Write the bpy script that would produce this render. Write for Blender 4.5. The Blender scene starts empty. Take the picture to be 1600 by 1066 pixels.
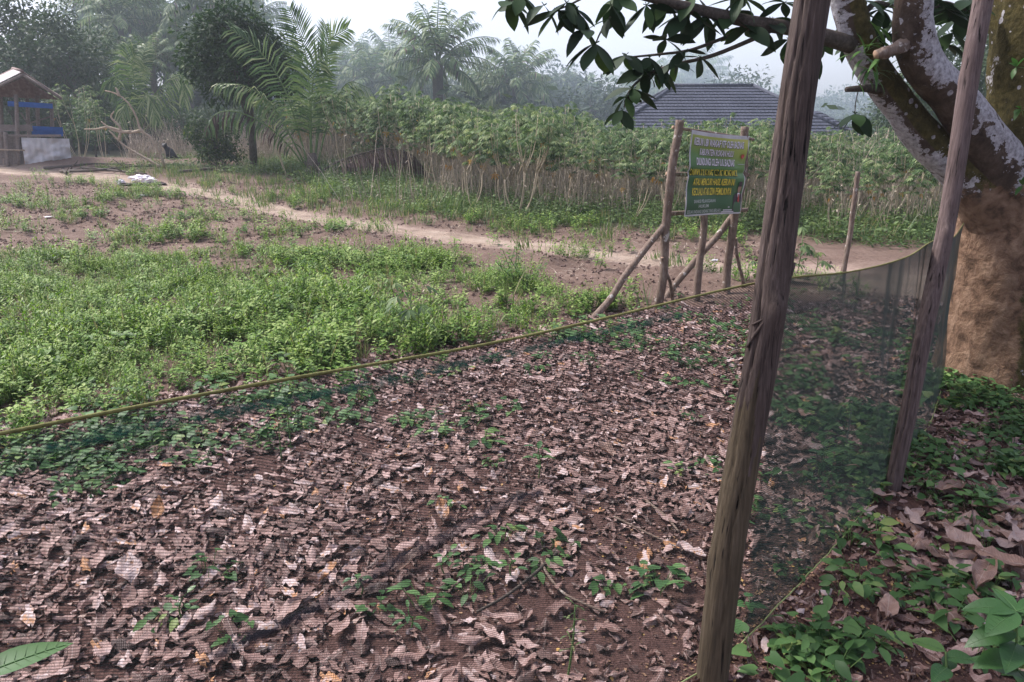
import bpy, math, random
import numpy as np
from mathutils import Vector, Matrix, Euler

random.seed(7)
rng = np.random.default_rng(7)
S = bpy.context.scene
COL = S.collection
R = math.radians
PI = math.pi

# ------------------------------------------------------------------ camera, sky, sun, exposure
CAM_H = 1.6
PITCH = math.atan(333 / 1155.0)
cam_d = bpy.data.cameras.new('camera')
cam = bpy.data.objects.new('camera', cam_d)
COL.objects.link(cam)
cam.location = (0, 0, CAM_H)
cam.rotation_euler = (PI / 2 - PITCH, 0, 0)
cam_d.sensor_width = 36
cam_d.lens = 36 * 1155 / 1600.0
cam_d.clip_start = 0.05
cam_d.clip_end = 2000
S.camera = cam

SUN_EL, SUN_AZ = R(52), R(-62)          # azimuth from +Y towards +X: the sun stands to the left
world = bpy.data.worlds.new('World')
S.world = world
world.use_nodes = True
wn = world.node_tree.nodes
wl = world.node_tree.links
wn.clear()
sky = wn.new('ShaderNodeTexSky')
sky.sky_type = 'NISHITA'
sky.sun_disc = False
sky.sun_elevation = SUN_EL
sky.sun_rotation = SUN_AZ
sky.air_density = 1.3
sky.dust_density = 3.5
sky.ozone_density = 1.5
hs = wn.new('ShaderNodeHueSaturation')
hs.inputs['Saturation'].default_value = 0.42
hs.inputs['Value'].default_value = 1.0
bg = wn.new('ShaderNodeBackground')
bg.inputs['Strength'].default_value = 0.068
wo = wn.new('ShaderNodeOutputWorld')
wl.new(sky.outputs[0], hs.inputs['Color'])
tintn = wn.new('ShaderNodeMix')
tintn.data_type = 'RGBA'
tintn.blend_type = 'MULTIPLY'
tintn.inputs[0].default_value = 1.0
tintn.inputs[7].default_value = (0.96, 0.94, 1.08, 1)     # pale lavender overcast
wl.new(hs.outputs[0], tintn.inputs[6])
wl.new(tintn.outputs[2], bg.inputs['Color'])
wl.new(bg.outputs[0], wo.inputs['Surface'])

sun_d = bpy.data.lights.new('sun', 'SUN')
sun_d.energy = 1.5
sun_d.angle = R(14)
sun_d.color = (1.0, 0.95, 0.88)
sun = bpy.data.objects.new('sun', sun_d)
COL.objects.link(sun)
sdir = Vector((math.sin(SUN_AZ) * math.cos(SUN_EL), math.cos(SUN_AZ) * math.cos(SUN_EL), math.sin(SUN_EL)))
sun.rotation_euler = sdir.to_track_quat('Z', 'Y').to_euler()
sun.location = (-10, -5, 20)

S.view_settings.view_transform = 'Standard'
S.view_settings.look = 'None'
S.view_settings.exposure = 2.0
S.view_settings.gamma = 1.0
S.view_settings.use_curve_mapping = False
S.render.engine = 'CYCLES'
S.cycles.use_denoising = True
S.cycles.max_bounces = 8
S.cycles.diffuse_bounces = 3
S.cycles.glossy_bounces = 2
S.cycles.transmission_bounces = 4
S.cycles.volume_bounces = 3
S.cycles.transparent_max_bounces = 12
S.cycles.caustics_reflective = False
S.cycles.caustics_refractive = False

HAZE_DENSITY = 0.0013

# ------------------------------------------------------------------ pixel helpers (photo pixels, 1600 wide)
F = 1155.0
CP, SP = math.cos(PITCH), math.sin(PITCH)


def ray(px, py):
    u = (px - 800) / F
    v = (533 - py) / F
    return (u, CP + v * SP, -SP + v * CP)


def at_y(px, py, Y):
    d = ray(px, py)
    t = Y / d[1]
    return Vector((d[0] * t, Y, CAM_H + d[2] * t))


def at_z(px, py, z):
    d = ray(px, py)
    t = (z - CAM_H) / d[2]
    return Vector((d[0] * t, d[1] * t, z))


def project(x, y, z):
    zz = z - CAM_H
    fz = y * CP - zz * SP
    uy = y * SP + zz * CP
    return 800 + F * x / fz, 533 - F * uy / fz, fz


# ------------------------------------------------------------------ numpy value noise and terrain
_T = np.random.default_rng(3).random((8, 256, 256))


def vn(x, y, s=0):
    x = np.asarray(x, float)
    y = np.asarray(y, float)
    xi = np.floor(x).astype(int)
    yi = np.floor(y).astype(int)
    fx = x - xi
    fy = y - yi
    fx = fx * fx * (3 - 2 * fx)
    fy = fy * fy * (3 - 2 * fy)
    T = _T[s % 8]
    a = T[xi & 255, yi & 255]
    b = T[(xi + 1) & 255, yi & 255]
    c = T[xi & 255, (yi + 1) & 255]
    d = T[(xi + 1) & 255, (yi + 1) & 255]
    return (a * (1 - fx) + b * fx) * (1 - fy) + (c * (1 - fx) + d * fx) * fy


def fbm(x, y, s=0, o=3):
    r = 0
    k = 1
    a = 0.5
    for i in range(o):
        r = r + a * vn(np.asarray(x) * k + 17.3 * i, np.asarray(y) * k - 9.1 * i, s + i)
        k *= 2.1
        a *= 0.5
    return r / (1 - 0.5 ** o)


def ss(a, b, x):
    t = np.clip((np.asarray(x, float) - a) / (b - a), 0, 1)
    return t * t * (3 - 2 * t)


PATH = np.array([(-40, 27.5), (-27, 27), (-17, 24.5), (-12.4, 22.2), (-7.35, 18.2), (-3.62, 13.9), (-1.0, 11.65), (0.9, 10.2),
                 (2.03, 9.3), (3.7, 8.35), (4.6, 7.6), (7.5, 6.6), (12, 6.2)])


def path_dist(x, y):
    x = np.asarray(x, float)
    y = np.asarray(y, float)
    best = np.full(np.broadcast(x, y).shape, 1e9)
    side = np.zeros_like(best)
    for (ax, ay), (bx, by) in zip(PATH[:-1], PATH[1:]):
        dx, dy = bx - ax, by - ay
        L2 = dx * dx + dy * dy
        t = np.clip(((x - ax) * dx + (y - ay) * dy) / L2, 0, 1)
        d = np.hypot(x - ax - t * dx, y - ay - t * dy)
        sg = np.sign(dx * (y - ay) - dy * (x - ax))
        m = d < best
        best = np.where(m, d, best)
        side = np.where(m, sg, side)
    return best, side


def path_half(x):
    return 0.30 + 0.5 * ss(-6, -16, x) + 0.30 * ss(2.8, 4.4, x)


def litter_y(x):
    return np.interp(x, [-12, -3.2, -1.2, 0.7, 1.6, 3.2, 8], [0.8, 3.75, 4.75, 6.25, 6.75, 6.75, 6.2])


def front_y(x):
    return np.interp(x, [-12, -6.5, -4, 0, 4.3, 6.0, 10], [25, 22.5, 18.3, 13.6, 12.2, 10.8, 9.5])


def mound(x, y):
    return np.exp(-((np.asarray(y, float) - 25.6) / 1.15) ** 2) * ss(-21, -18, x) * ss(-7.5, -9.5, x)


def gz(x, y):
    x = np.asarray(x, float)
    y = np.asarray(y, float)
    b = 0.36 * ss(13, 26, y) * ss(1.5, -7, x)
    b = b - 1.3 * ss(20, 34, y) * ss(1, 8, x)
    b = b + 0.30 * np.exp(-((y - 25.6) / 1.0) ** 2) * ss(-20.5, -17.5, x) * ss(-7.5, -10.5, x) * (0.6 + 0.6 * vn(x * 0.6, y * 0.6, 4))
    pd, _ = path_dist(x, y)
    pm = ss(0.2, 1.1, pd)
    field = ss(0.0, 1.2, y - litter_y(x))
    till = field * ss(10.4, 11.4, y + (x + 3) * 0.0) * ss(20, 14, y) * ss(0.4, -1.2, x) + field * ss(-0.2, 0.8, x) * ss(11, 9, y)
    b = b + pm * field * 0.05 * (fbm(x * 1.1, y * 1.1, 1) - 0.5)
    b = b + pm * till * (0.3 * np.maximum(fbm(x * 2.3, y * 2.3, 2) - 0.5, 0) + 0.11 * (fbm(x * 6, y * 6, 5) - 0.5))
    b = b - 0.05 * (1 - pm)
    b = b + 0.05 * (fbm(x * 0.9 + 40, y * 0.9, 3) - 0.5) * ss(-2, 0, y)
    b = b + 0.022 * (fbm(x * 7, y * 7, 6) - 0.5) * ss(9, 6, y)
    b = b + 0.9 * ss(40, 140, y) * fbm(x * 0.03, y * 0.03, 2)
    return b


def gz1(x, y):
    return float(gz(np.array([x]), np.array([y]))[0])


def on_ground(px, py):
    z = 0.0
    for _ in range(12):
        p = at_z(px, py, z)
        z = 0.5 * z + 0.5 * gz1(p.x, p.y)
    p = at_z(px, py, z)
    return Vector((p.x, p.y, gz1(p.x, p.y)))


# ------------------------------------------------------------------ materials
def mat(name):
    m = bpy.data.materials.new(name)
    m.use_nodes = True
    nt = m.node_tree
    nt.nodes.clear()
    out = nt.nodes.new('ShaderNodeOutputMaterial')
    return m, nt, out


def ramp(nt, stops):
    r = nt.nodes.new('ShaderNodeValToRGB')
    e = r.color_ramp.elements
    while len(e) < len(stops):
        e.new(0.5)
    for el, (p, c) in zip(e, stops):
        el.position = p
        el.color = (c[0], c[1], c[2], 1)
    return r


def math_node(nt, op, a=None, b=None, clamp=False):
    n = nt.nodes.new('ShaderNodeMath')
    n.operation = op
    n.use_clamp = clamp
    for i, v in enumerate((a, b)):
        if v is None:
            continue
        if isinstance(v, (int, float)):
            n.inputs[i].default_value = v
        else:
            nt.links.new(v, n.inputs[i])
    return n.outputs[0]


def noise_node(nt, scale, detail=4, rough=0.55, vec=None, dist=0.0):
    n = nt.nodes.new('ShaderNodeTexNoise')
    n.inputs['Scale'].default_value = scale
    n.inputs['Detail'].default_value = detail
    n.inputs['Roughness'].default_value = rough
    n.inputs['Distortion'].default_value = dist
    if vec is not None:
        nt.links.new(vec, n.inputs['Vector'])
    return n.outputs['Fac']


def attr(nt, name):
    a = nt.nodes.new('ShaderNodeAttribute')
    a.attribute_name = name
    return a.outputs['Fac']


def coords(nt, which='Object', scale=(1, 1, 1), rot=(0, 0, 0)):
    t = nt.nodes.new('ShaderNodeTexCoord')
    mp = nt.nodes.new('ShaderNodeMapping')
    mp.inputs['Scale'].default_value = scale
    mp.inputs['Rotation'].default_value = rot
    nt.links.new(t.outputs[which], mp.inputs['Vector'])
    return mp.outputs[0]


def mixc(nt, fac, a, b):
    m = nt.nodes.new('ShaderNodeMix')
    m.data_type = 'RGBA'
    for i, v in ((0, fac), (6, a), (7, b)):
        if isinstance(v, (int, float)):
            m.inputs[i].default_value = v
        elif isinstance(v, tuple):
            m.inputs[i].default_value = (*v, 1)
        else:
            nt.links.new(v, m.inputs[i])
    return m.outputs[2]


def bsdf(nt, out, color, rough=0.8, spec=0.3, bump=None, bstr=0.5, bdist=0.01):
    b = nt.nodes.new('ShaderNodeBsdfPrincipled')
    b.inputs['Roughness'].default_value = rough
    b.inputs['Specular IOR Level'].default_value = spec
    if isinstance(color, tuple):
        b.inputs['Base Color'].default_value = (*color, 1)
    else:
        nt.links.new(color, b.inputs['Base Color'])
    if bump is not None:
        bp = nt.nodes.new('ShaderNodeBump')
        bp.inputs['Strength'].default_value = bstr
        bp.inputs['Distance'].default_value = bdist
        nt.links.new(bump, bp.inputs['Height'])
        nt.links.new(bp.outputs[0], b.inputs['Normal'])
    if out is not None:
        nt.links.new(b.outputs[0], out.inputs['Surface'])
    return b


def leaf_mat(name, stops, trans=0.3, rough=0.5, spec=0.35, mottle=12.0, veins=False):
    """tint (per face) plus a little per-object and mottled variation picks the colour from a ramp"""
    m, nt, out = mat(name)
    t = attr(nt, 'tint')
    oi = nt.nodes.new('ShaderNodeObjectInfo')
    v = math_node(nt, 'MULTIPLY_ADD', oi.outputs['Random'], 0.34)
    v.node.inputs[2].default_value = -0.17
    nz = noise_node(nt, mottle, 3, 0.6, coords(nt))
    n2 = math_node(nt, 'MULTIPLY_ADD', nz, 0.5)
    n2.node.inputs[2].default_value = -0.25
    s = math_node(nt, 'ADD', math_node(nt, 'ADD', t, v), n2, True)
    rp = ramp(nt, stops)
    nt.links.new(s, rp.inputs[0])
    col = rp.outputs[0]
    bmp = None
    if veins:
        sp = nt.nodes.new('ShaderNodeSeparateXYZ')
        nt.links.new(coords(nt), sp.inputs[0])
        ax_ = math_node(nt, 'ABSOLUTE', sp.outputs[0])
        rib = math_node(nt, 'LESS_THAN', ax_, 0.0013)
        sv = math_node(nt, 'SINE', math_node(nt, 'MULTIPLY', math_node(nt, 'SUBTRACT', sp.outputs[1], math_node(nt, 'MULTIPLY', ax_, 0.7)), 620.0))
        bmp = math_node(nt, 'ADD', math_node(nt, 'MULTIPLY', sv, 0.25), math_node(nt, 'ADD', math_node(nt, 'MULTIPLY', rib, 0.8), noise_node(nt, 120, 4, 0.7, coords(nt))))
        col = mixc(nt, math_node(nt, 'MULTIPLY', rib, 0.35), col, (0.5, 0.42, 0.38))
    b = bsdf(nt, None, col, rough, spec, bmp, 0.6, 0.003)
    if trans > 0:
        tr = nt.nodes.new('ShaderNodeBsdfTranslucent')
        br = nt.nodes.new('ShaderNodeHueSaturation')
        br.inputs['Saturation'].default_value = 1.15
        br.inputs['Value'].default_value = 1.3
        nt.links.new(rp.outputs[0], br.inputs['Color'])
        nt.links.new(br.outputs[0], tr.inputs['Color'])
        mx = nt.nodes.new('ShaderNodeMixShader')
        mx.inputs[0].default_value = trans
        nt.links.new(b.outputs[0], mx.inputs[1])
        nt.links.new(tr.outputs[0], mx.inputs[2])
        nt.links.new(mx.outputs[0], out.inputs['Surface'])
    else:
        nt.links.new(b.outputs[0], out.inputs['Surface'])
    return m


def wood_mat(name, c1, c2, c3, streak=(30, 30, 1.5), bstr=0.6, bdist=0.004, spots=None):
    m, nt, out = mat(name)
    n1 = noise_node(nt, 3.0, 6, 0.65, coords(nt, 'Object', streak), 0.4)
    n2 = noise_node(nt, 5.0, 4, 0.6, coords(nt))
    rp = ramp(nt, [(0.30, c1), (0.52, c2), (0.75, c3)])
    nt.links.new(math_node(nt, 'ADD', math_node(nt, 'MULTIPLY', n1, 0.75), math_node(nt, 'MULTIPLY', n2, 0.25)), rp.inputs[0])
    c = rp.outputs[0]
    if streak[2] < 3:
        n4 = noise_node(nt, 3.0, 3, 0.6, coords(nt, 'Object', (streak[0] * .55, streak[1] * .55, .55)), 0.25)
        r4 = ramp(nt, [(0.33, (0, 0, 0)), (0.38, (1, 1, 1))])
        nt.links.new(n4, r4.inputs[0])
        c = mixc(nt, r4.outputs[0], tuple(v_ * .35 for v_ in c1), c)
        n1 = math_node(nt, 'ADD', n1, math_node(nt, 'MULTIPLY', r4.outputs[0], 0.8))
    if spots:
        n3 = noise_node(nt, spots[0], 3, 0.6, coords(nt))
        r3 = ramp(nt, [(spots[1], (0, 0, 0)), (spots[1] + 0.05, (1, 1, 1))])
        nt.links.new(n3, r3.inputs[0])
        c = mixc(nt, r3.outputs[0], c, spots[2])
    bsdf(nt, out, c, 0.85, 0.2, n1, bstr, bdist)
    return m


def plain(name, c, rough=0.7, spec=0.3, var=0.0, scale=8.0, bstr=0.0):
    m, nt, out = mat(name)
    if var:
        n = noise_node(nt, scale, 4, 0.6, coords(nt))
        rp = ramp(nt, [(0.25, tuple(x * (1 - var) for x in c)), (0.75, tuple(min(1, x * (1 + var)) for x in c))])
        nt.links.new(n, rp.inputs[0])
        bsdf(nt, out, rp.outputs[0], rough, spec, n if bstr else None, bstr)
    else:
        bsdf(nt, out, c, rough, spec)
    return m


M = {}
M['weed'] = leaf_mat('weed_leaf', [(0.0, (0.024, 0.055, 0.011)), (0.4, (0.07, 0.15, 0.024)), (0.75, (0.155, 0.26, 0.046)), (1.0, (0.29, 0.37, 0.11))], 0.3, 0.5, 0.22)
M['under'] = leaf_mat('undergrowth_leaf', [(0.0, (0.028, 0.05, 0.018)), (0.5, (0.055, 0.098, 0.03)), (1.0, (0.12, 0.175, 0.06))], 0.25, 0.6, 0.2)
M['grass'] = leaf_mat('grass_blade', [(0.0, (0.05, 0.09, 0.03)), (0.5, (0.09, 0.15, 0.045)), (0.85, (0.16, 0.2, 0.075)), (1.0, (0.26, 0.24, 0.12))], 0.3, 0.5)
M['cover'] = leaf_mat('ground_cover_leaf', [(0.0, (0.026, 0.062, 0.02)), (0.5, (0.055, 0.122, 0.038)), (0.85, (0.11, 0.2, 0.065)), (1.0, (0.2, 0.26, 0.08))], 0.25, 0.5, 0.22)
M['cassava'] = leaf_mat('cassava_leaf', [(0.0, (0.03, 0.058, 0.026)), (0.45, (0.068, 0.115, 0.046)), (0.8, (0.14, 0.2, 0.085)), (1.0, (0.25, 0.29, 0.14))], 0.3, 0.55, 0.18)
M['yellow'] = leaf_mat('yellow_leaf', [(0.0, (0.34, 0.17, 0.035)), (1.0, (0.46, 0.3, 0.07))], 0.3)
M['palm'] = leaf_mat('palm_leaflet', [(0.0, (0.03, 0.062, 0.024)), (0.45, (0.08, 0.14, 0.05)), (0.8, (0.17, 0.23, 0.095)), (1.0, (0.28, 0.31, 0.16))], 0.25, 0.5, 0.22)
M['deadpalm'] = leaf_mat('dead_palm_leaflet', [(0.0, (0.028, 0.017, 0.015)), (0.6, (0.065, 0.037, 0.032)), (1.0, (0.18, 0.12, 0.1))], 0.15, 0.8)
M['tree'] = leaf_mat('tree_leaf', [(0.0, (0.02, 0.04, 0.016)), (0.5, (0.035, 0.07, 0.024)), (0.85, (0.07, 0.115, 0.03)), (1.0, (0.14, 0.17, 0.05))], 0.22, 0.55, 0.12)
M['far'] = leaf_mat('far_foliage', [(0.0, (0.02, 0.042, 0.018)), (0.5, (0.04, 0.072, 0.03)), (1.0, (0.08, 0.11, 0.045))], 0.2, 0.6, 0.2)
M['pale'] = leaf_mat('pale_foliage', [(0.0, (0.07, 0.1, 0.055)), (1.0, (0.14, 0.17, 0.09))], 0.25, 0.7, 0.2)
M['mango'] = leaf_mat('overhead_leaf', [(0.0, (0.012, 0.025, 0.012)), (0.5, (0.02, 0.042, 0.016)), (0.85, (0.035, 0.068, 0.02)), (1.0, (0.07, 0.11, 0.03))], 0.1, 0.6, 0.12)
M['bigleaf'] = leaf_mat('broad_leaf', [(0.0, (0.03, 0.085, 0.03)), (0.5, (0.05, 0.125, 0.035)), (1.0, (0.1, 0.19, 0.05))], 0.3, 0.4, 0.4)
M['litter'] = leaf_mat('dry_leaf', [(0.0, (0.045, 0.023, 0.02)), (0.32, (0.125, 0.068, 0.058)), (0.55, (0.235, 0.138, 0.118)), (0.76, (0.39, 0.268, 0.246)), (0.86, (0.5, 0.41, 0.41)), (0.95, (0.38, 0.2, 0.11)), (1.0, (0.42, 0.21, 0.1))], 0.06, 0.6, 0.35, 30.0, True)
M['brownleaf'] = leaf_mat('brown_dry_leaf', [(0.0, (0.075, 0.04, 0.03)), (0.4, (0.16, 0.09, 0.068)), (0.75, (0.245, 0.15, 0.118)), (1.0, (0.36, 0.26, 0.235))], 0.06, 0.5, 0.4, 30.0, True)
M['chips'] = leaf_mat('wood_chip', [(0.0, (0.12, 0.07, 0.05)), (0.5, (0.22, 0.13, 0.085)), (0.85, (0.36, 0.22, 0.12)), (1.0, (0.46, 0.29, 0.1))], 0.0, 0.9)
M['clod'] = leaf_mat('soil_clod', [(0.0, (0.08, 0.052, 0.043)), (0.5, (0.16, 0.107, 0.09)), (1.0, (0.27, 0.195, 0.168))], 0.0, 0.95, 0.1, 20)
M['stalk'] = leaf_mat('dry_stalk', [(0.0, (0.2, 0.165, 0.13)), (0.5, (0.35, 0.295, 0.235)), (1.0, (0.5, 0.43, 0.35))], 0.0, 0.9, 0.1)
M['stem'] = wood_mat('cassava_stem', (0.26, 0.205, 0.145), (0.42, 0.345, 0.25), (0.55, 0.46, 0.35), (8, 8, 8), 0.3)
M['green_stem'] = plain('green_stem', (0.09, 0.15, 0.045), 0.6, 0.3, 0.3)
M['vein'] = plain('leaf_vein', (0.075, 0.15, 0.05), 0.5)
M['twig'] = wood_mat('twig_bark', (0.035, 0.028, 0.024), (0.08, 0.065, 0.055), (0.16, 0.13, 0.11), (20, 20, 20))
M['bark_dark'] = wood_mat('dark_bark', (0.03, 0.025, 0.02), (0.07, 0.06, 0.05), (0.14, 0.12, 0.1), (10, 10, 4), 0.8, 0.02)
M['palm_trunk'] = wood_mat('palm_trunk', (0.05, 0.04, 0.035), (0.11, 0.09, 0.075), (0.2, 0.17, 0.145), (6, 6, 14), 0.8, 0.02)
M['post'] = wood_mat('weathered_post', (0.022, 0.016, 0.014), (0.075, 0.055, 0.048), (0.155, 0.12, 0.11), (60, 60, 1.6), 0.9, 0.004)
M['post2'] = wood_mat('pink_grey_post', (0.05, 0.035, 0.032), (0.135, 0.098, 0.092), (0.22, 0.175, 0.167), (50, 50, 2), 0.7, 0.003)
M['barkstrip'] = wood_mat('post_lower_bark', (0.03, 0.022, 0.014), (0.085, 0.065, 0.042), (0.15, 0.118, 0.082), (46, 46, 1.5), 0.9, 0.004)
M['pole'] = wood_mat('sign_pole', (0.075, 0.05, 0.04), (0.165, 0.12, 0.095), (0.3, 0.25, 0.215), (16, 16, 5), 0.7, 0.005, (14, 0.62, (0.4, 0.37, 0.34)))
M['cutwood'] = plain('cut_wood', (0.3, 0.2, 0.14), 0.8, 0.2, 0.25, 40)
M['drift'] = wood_mat('bleached_branch', (0.2, 0.15, 0.11), (0.36, 0.29, 0.22), (0.5, 0.42, 0.33), (12, 12, 12), 0.3)
M['rope'] = wood_mat('net_rope', (0.07, 0.068, 0.028), (0.15, 0.145, 0.05), (0.24, 0.23, 0.095), (40, 40, 40), 0.5, 0.002)
M['cord'] = plain('green_cord', (0.22, 0.26, 0.11), 0.8, 0.2, 0.3, 40)


# ------------------------------------------------------------------ mesh builder
def frame(p, d, up=(0, 0, 1), roll=0.0):
    y = Vector(d).normalized()
    x = y.cross(Vector(up))
    if x.length < 1e-4:
        x = y.cross(Vector((1, 0, 0)))
    x.normalize()
    z = x.cross(y)
    m = Matrix(((x.x, y.x, z.x, p[0]), (x.y, y.y, z.y, p[1]), (x.z, y.z, z.z, p[2]), (0, 0, 0, 1)))
    if roll:
        m = m @ Matrix.Rotation(roll, 4, 'Y')
    return m


def smooth_path(pts, n):
    """Catmull-Rom through pts, n points in all"""
    P = [Vector(p) for p in pts]
    if len(P) == 2:
        return [P[0].lerp(P[1], i / (n - 1)) for i in range(n)]
    Q = [P[0] * 2 - P[1]] + P + [P[-1] * 2 - P[-2]]
    out = []
    segs = len(P) - 1
    for i in range(n):
        t = i / (n - 1) * segs
        k = min(int(t), segs - 1)
        u = t - k
        a, b, c, d = Q[k], Q[k + 1], Q[k + 2], Q[k + 3]
        out.append(0.5 * ((2 * b) + (c - a) * u + (2 * a - 5 * b + 4 * c - d) * u * u + (3 * b - a - 3 * c + d) * u ** 3))
    return out


class MB:
    def __init__(self):
        self.v, self.f, self.m, self.t = [], [], [], []

    def add(self, vs, fs, mi=0, tint=0.5):
        o = len(self.v)
        self.v.extend([tuple(p) for p in vs])
        for f in fs:
            self.f.append(tuple(i + o for i in f))
            self.m.append(mi)
            self.t.append(tint)

    def tube(self, pts, rad, sides=6, mi=0, tint=0.5, cap=True, jitter=None, cap_mi=None):
        P = [Vector(p) for p in pts]
        n = len(P)
        if isinstance(rad, (int, float)):
            rad = [rad] * n
        vs = []
        ref = Vector((0.31, 0.17, 0.93))
        d0 = (P[-1] - P[0]).normalized()
        if abs(d0.dot(ref)) > 0.9:
            ref = Vector((1, 0.2, 0))
        for i in range(n):
            d = (P[min(i + 1, n - 1)] - P[max(i - 1, 0)])
            d = d.normalized() if d.length > 1e-9 else d0
            x = d.cross(ref)
            x.normalize()
            z = x.cross(d)
            for k in range(sides):
                a = 2 * PI * k / sides
                r = rad[i] * (jitter(i, k) if jitter else 1)
                vs.append(P[i] + x * (r * math.cos(a)) + z * (r * math.sin(a)))
        fs = []
        for i in range(n - 1):
            for k in range(sides):
                k2 = (k + 1) % sides
                fs.append((i * sides + k, i * sides + k2, (i + 1) * sides + k2, (i + 1) * sides + k))
        self.add(vs, fs, mi, tint)
        if cap:
            o = len(self.v) - len(vs)
            for base, rev in ((0, True), ((n - 1) * sides, False)):
                ring = [o + base + k for k in range(sides)]
                self.f.append(tuple(ring[::-1] if rev else ring))
                self.m.append(mi if cap_mi is None else cap_mi)
                self.t.append(tint)

    def blade(self, Mx, L, W, n=3, droop=0.3, fold=0.15, pk=0.42, mi=0, tint=0.5):
        g = math.log(0.5) / math.log(pk)
        y = z = 0.0
        rows = [(0.0, 0.0, 0.0)]
        for i in range(1, n + 1):
            a = -droop * (i - 0.5) / n
            y += L / n * math.cos(a)
            z += L / n * math.sin(a)
            w = W * 0.5 * math.sin(PI * (i / n) ** g) ** 0.9 if i < n else 0
            rows.append((y, z, w))
        vs = [Mx @ Vector((0, 0, 0))]
        for (y, z, w) in rows[1:-1]:
            vs += [Mx @ Vector((-w, y, z + fold * w)), Mx @ Vector((0, y, z)), Mx @ Vector((w, y, z + fold * w))]
        vs.append(Mx @ Vector((0, rows[-1][0], rows[-1][1])))
        fs = [(0, 2, 1), (0, 3, 2)]
        for i in range(n - 2):
            o = 1 + 3 * i
            fs += [(o, o + 1, o + 4, o + 3), (o + 1, o + 2, o + 5, o + 4)]
        o = 1 + 3 * (n - 2)
        e = len(vs) - 1
        fs += [(o, o + 1, e), (o + 1, o + 2, e)]
        self.add(vs, fs, mi, tint)

    def quadleaf(self, Mx, L, W, pk=0.4, mi=0, tint=0.5, bend=0.0):
        vs = [Mx @ Vector((0, 0, 0)), Mx @ Vector((W / 2, L * pk, 0)), Mx @ Vector((0, L, -bend * L)), Mx @ Vector((-W / 2, L * pk, 0))]
        self.add(vs, [(0, 1, 2, 3)], mi, tint)

    def heart(self, Mx, L, W, fold=0.15, droop=0.2, mi=0, tint=0.5):
        pts = [(0, 0), (0.32, -0.16), (0.5, 0.06), (0.44, 0.36), (0.22, 0.72), (0, 1)]
        def q(x, y):
            return Mx @ Vector((x * W, y * L, abs(x) * W * fold - droop * L * max(y, 0) ** 2))
        vs = [q(0, 0.02), q(0, 0.36), q(0, 0.72), q(0, 1)]
        r = [q(0.32, -0.16), q(0.5, 0.08), q(0.43, 0.38), q(0.2, 0.74)]
        l = [q(-0.32, -0.16), q(-0.5, 0.08), q(-0.43, 0.38), q(-0.2, 0.74)]
        vs += r + l
        fs = [(0, 4, 5), (0, 5, 6, 1), (1, 6, 7, 2), (2, 7, 3), (0, 9, 8), (0, 1, 10, 9), (1, 2, 11, 10), (2, 3, 11)]
        self.add(vs, fs, mi, tint)

    def box(self, c, s, mi=0, Mx=None, tint=0.5):
        vs = [Vector((c[0] + sx * s[0] / 2, c[1] + sy * s[1] / 2, c[2] + sz * s[2] / 2)) for sz in (-1, 1) for sy in (-1, 1) for sx in (-1, 1)]
        if Mx is not None:
            vs = [Mx @ v for v in vs]
        self.add(vs, [(0, 2, 3, 1), (4, 5, 7, 6), (0, 1, 5, 4), (2, 6, 7, 3), (0, 4, 6, 2), (1, 3, 7, 5)], mi, tint)

    def mesh(self, name, mats, smooth=True):
        me = bpy.data.meshes.new(name)
        me.from_pydata(self.v, [], self.f)
        for m_ in (mats if isinstance(mats, (list, tuple)) else [mats]):
            me.materials.append(m_)
        me.polygons.foreach_set('material_index', self.m)
        a = me.attributes.new('tint', 'FLOAT', 'FACE')
        a.data.foreach_set('value', self.t)
        if smooth:
            me.polygons.foreach_set('use_smooth', [True] * len(self.f))
        me.update()
        return me


# ------------------------------------------------------------------ object helpers
def thing(name, label, cat, loc=(0, 0, 0), group=None):
    o = bpy.data.objects.new(name, None)
    COL.objects.link(o)
    o.location = loc
    o.empty_display_size = 0.1
    o['label'] = label
    o['category'] = cat
    if group:
        o['group'] = group
    return o


def part(name, me, parent, label=None, world=True, kind=None):
    o = bpy.data.objects.new(name, me)
    COL.objects.link(o)
    o.parent = parent
    if world:
        q = parent
        inv = Matrix.Identity(4)
        while q is not None:
            inv = inv @ Matrix.Identity(4)
            q = q.parent
        top = parent
        while top.parent is not None:
            top = top.parent
        o.matrix_parent_inverse = Matrix.Translation(-Vector(top.location)) if parent is top else Matrix.Identity(4)
    if label:
        o['label'] = label
    if kind:
        o['kind'] = kind
    return o


def single(name, me, label, cat, loc=(0, 0, 0), group=None):
    o = bpy.data.objects.new(name, me)
    COL.objects.link(o)
    o.location = loc
    o['label'] = label
    o['category'] = cat
    if group:
        o['group'] = group
    return o


def setting(name, me, kind='structure', label=None):
    o = bpy.data.objects.new(name, me)
    COL.objects.link(o)
    o['kind'] = kind
    if label:
        o['label'] = label
    return o


ORD = ['first', 'second', 'third', 'fourth', 'fifth', 'sixth', 'seventh', 'eighth', 'ninth', 'tenth', 'eleventh', 'twelfth', 'thirteenth', 'fourteenth', 'fifteenth', 'sixteenth', 'seventeenth',
       'eighteenth', 'nineteenth', 'twentieth', 'twenty-first', 'twenty-second', 'twenty-third', 'twenty-fourth', 'twenty-fifth', 'twenty-sixth', 'twenty-seventh', 'twenty-eighth', 'twenty-ninth', 'thirtieth']


def number_rows():
    groups = {}
    for o in S.objects:
        if o.parent is None and o.get('category') and o.get('group') in ROWS:
            groups.setdefault(o['group'], []).append(o)
    for g_, os_ in groups.items():
        os_.sort(key=lambda o: o.location.x / max(1, o.location.y))
        if len(os_) <= len(ORD):
            for i, o in enumerate(os_):
                o['label'] = ROWS[g_] % ORD[i]


ROWS = {}


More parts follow.
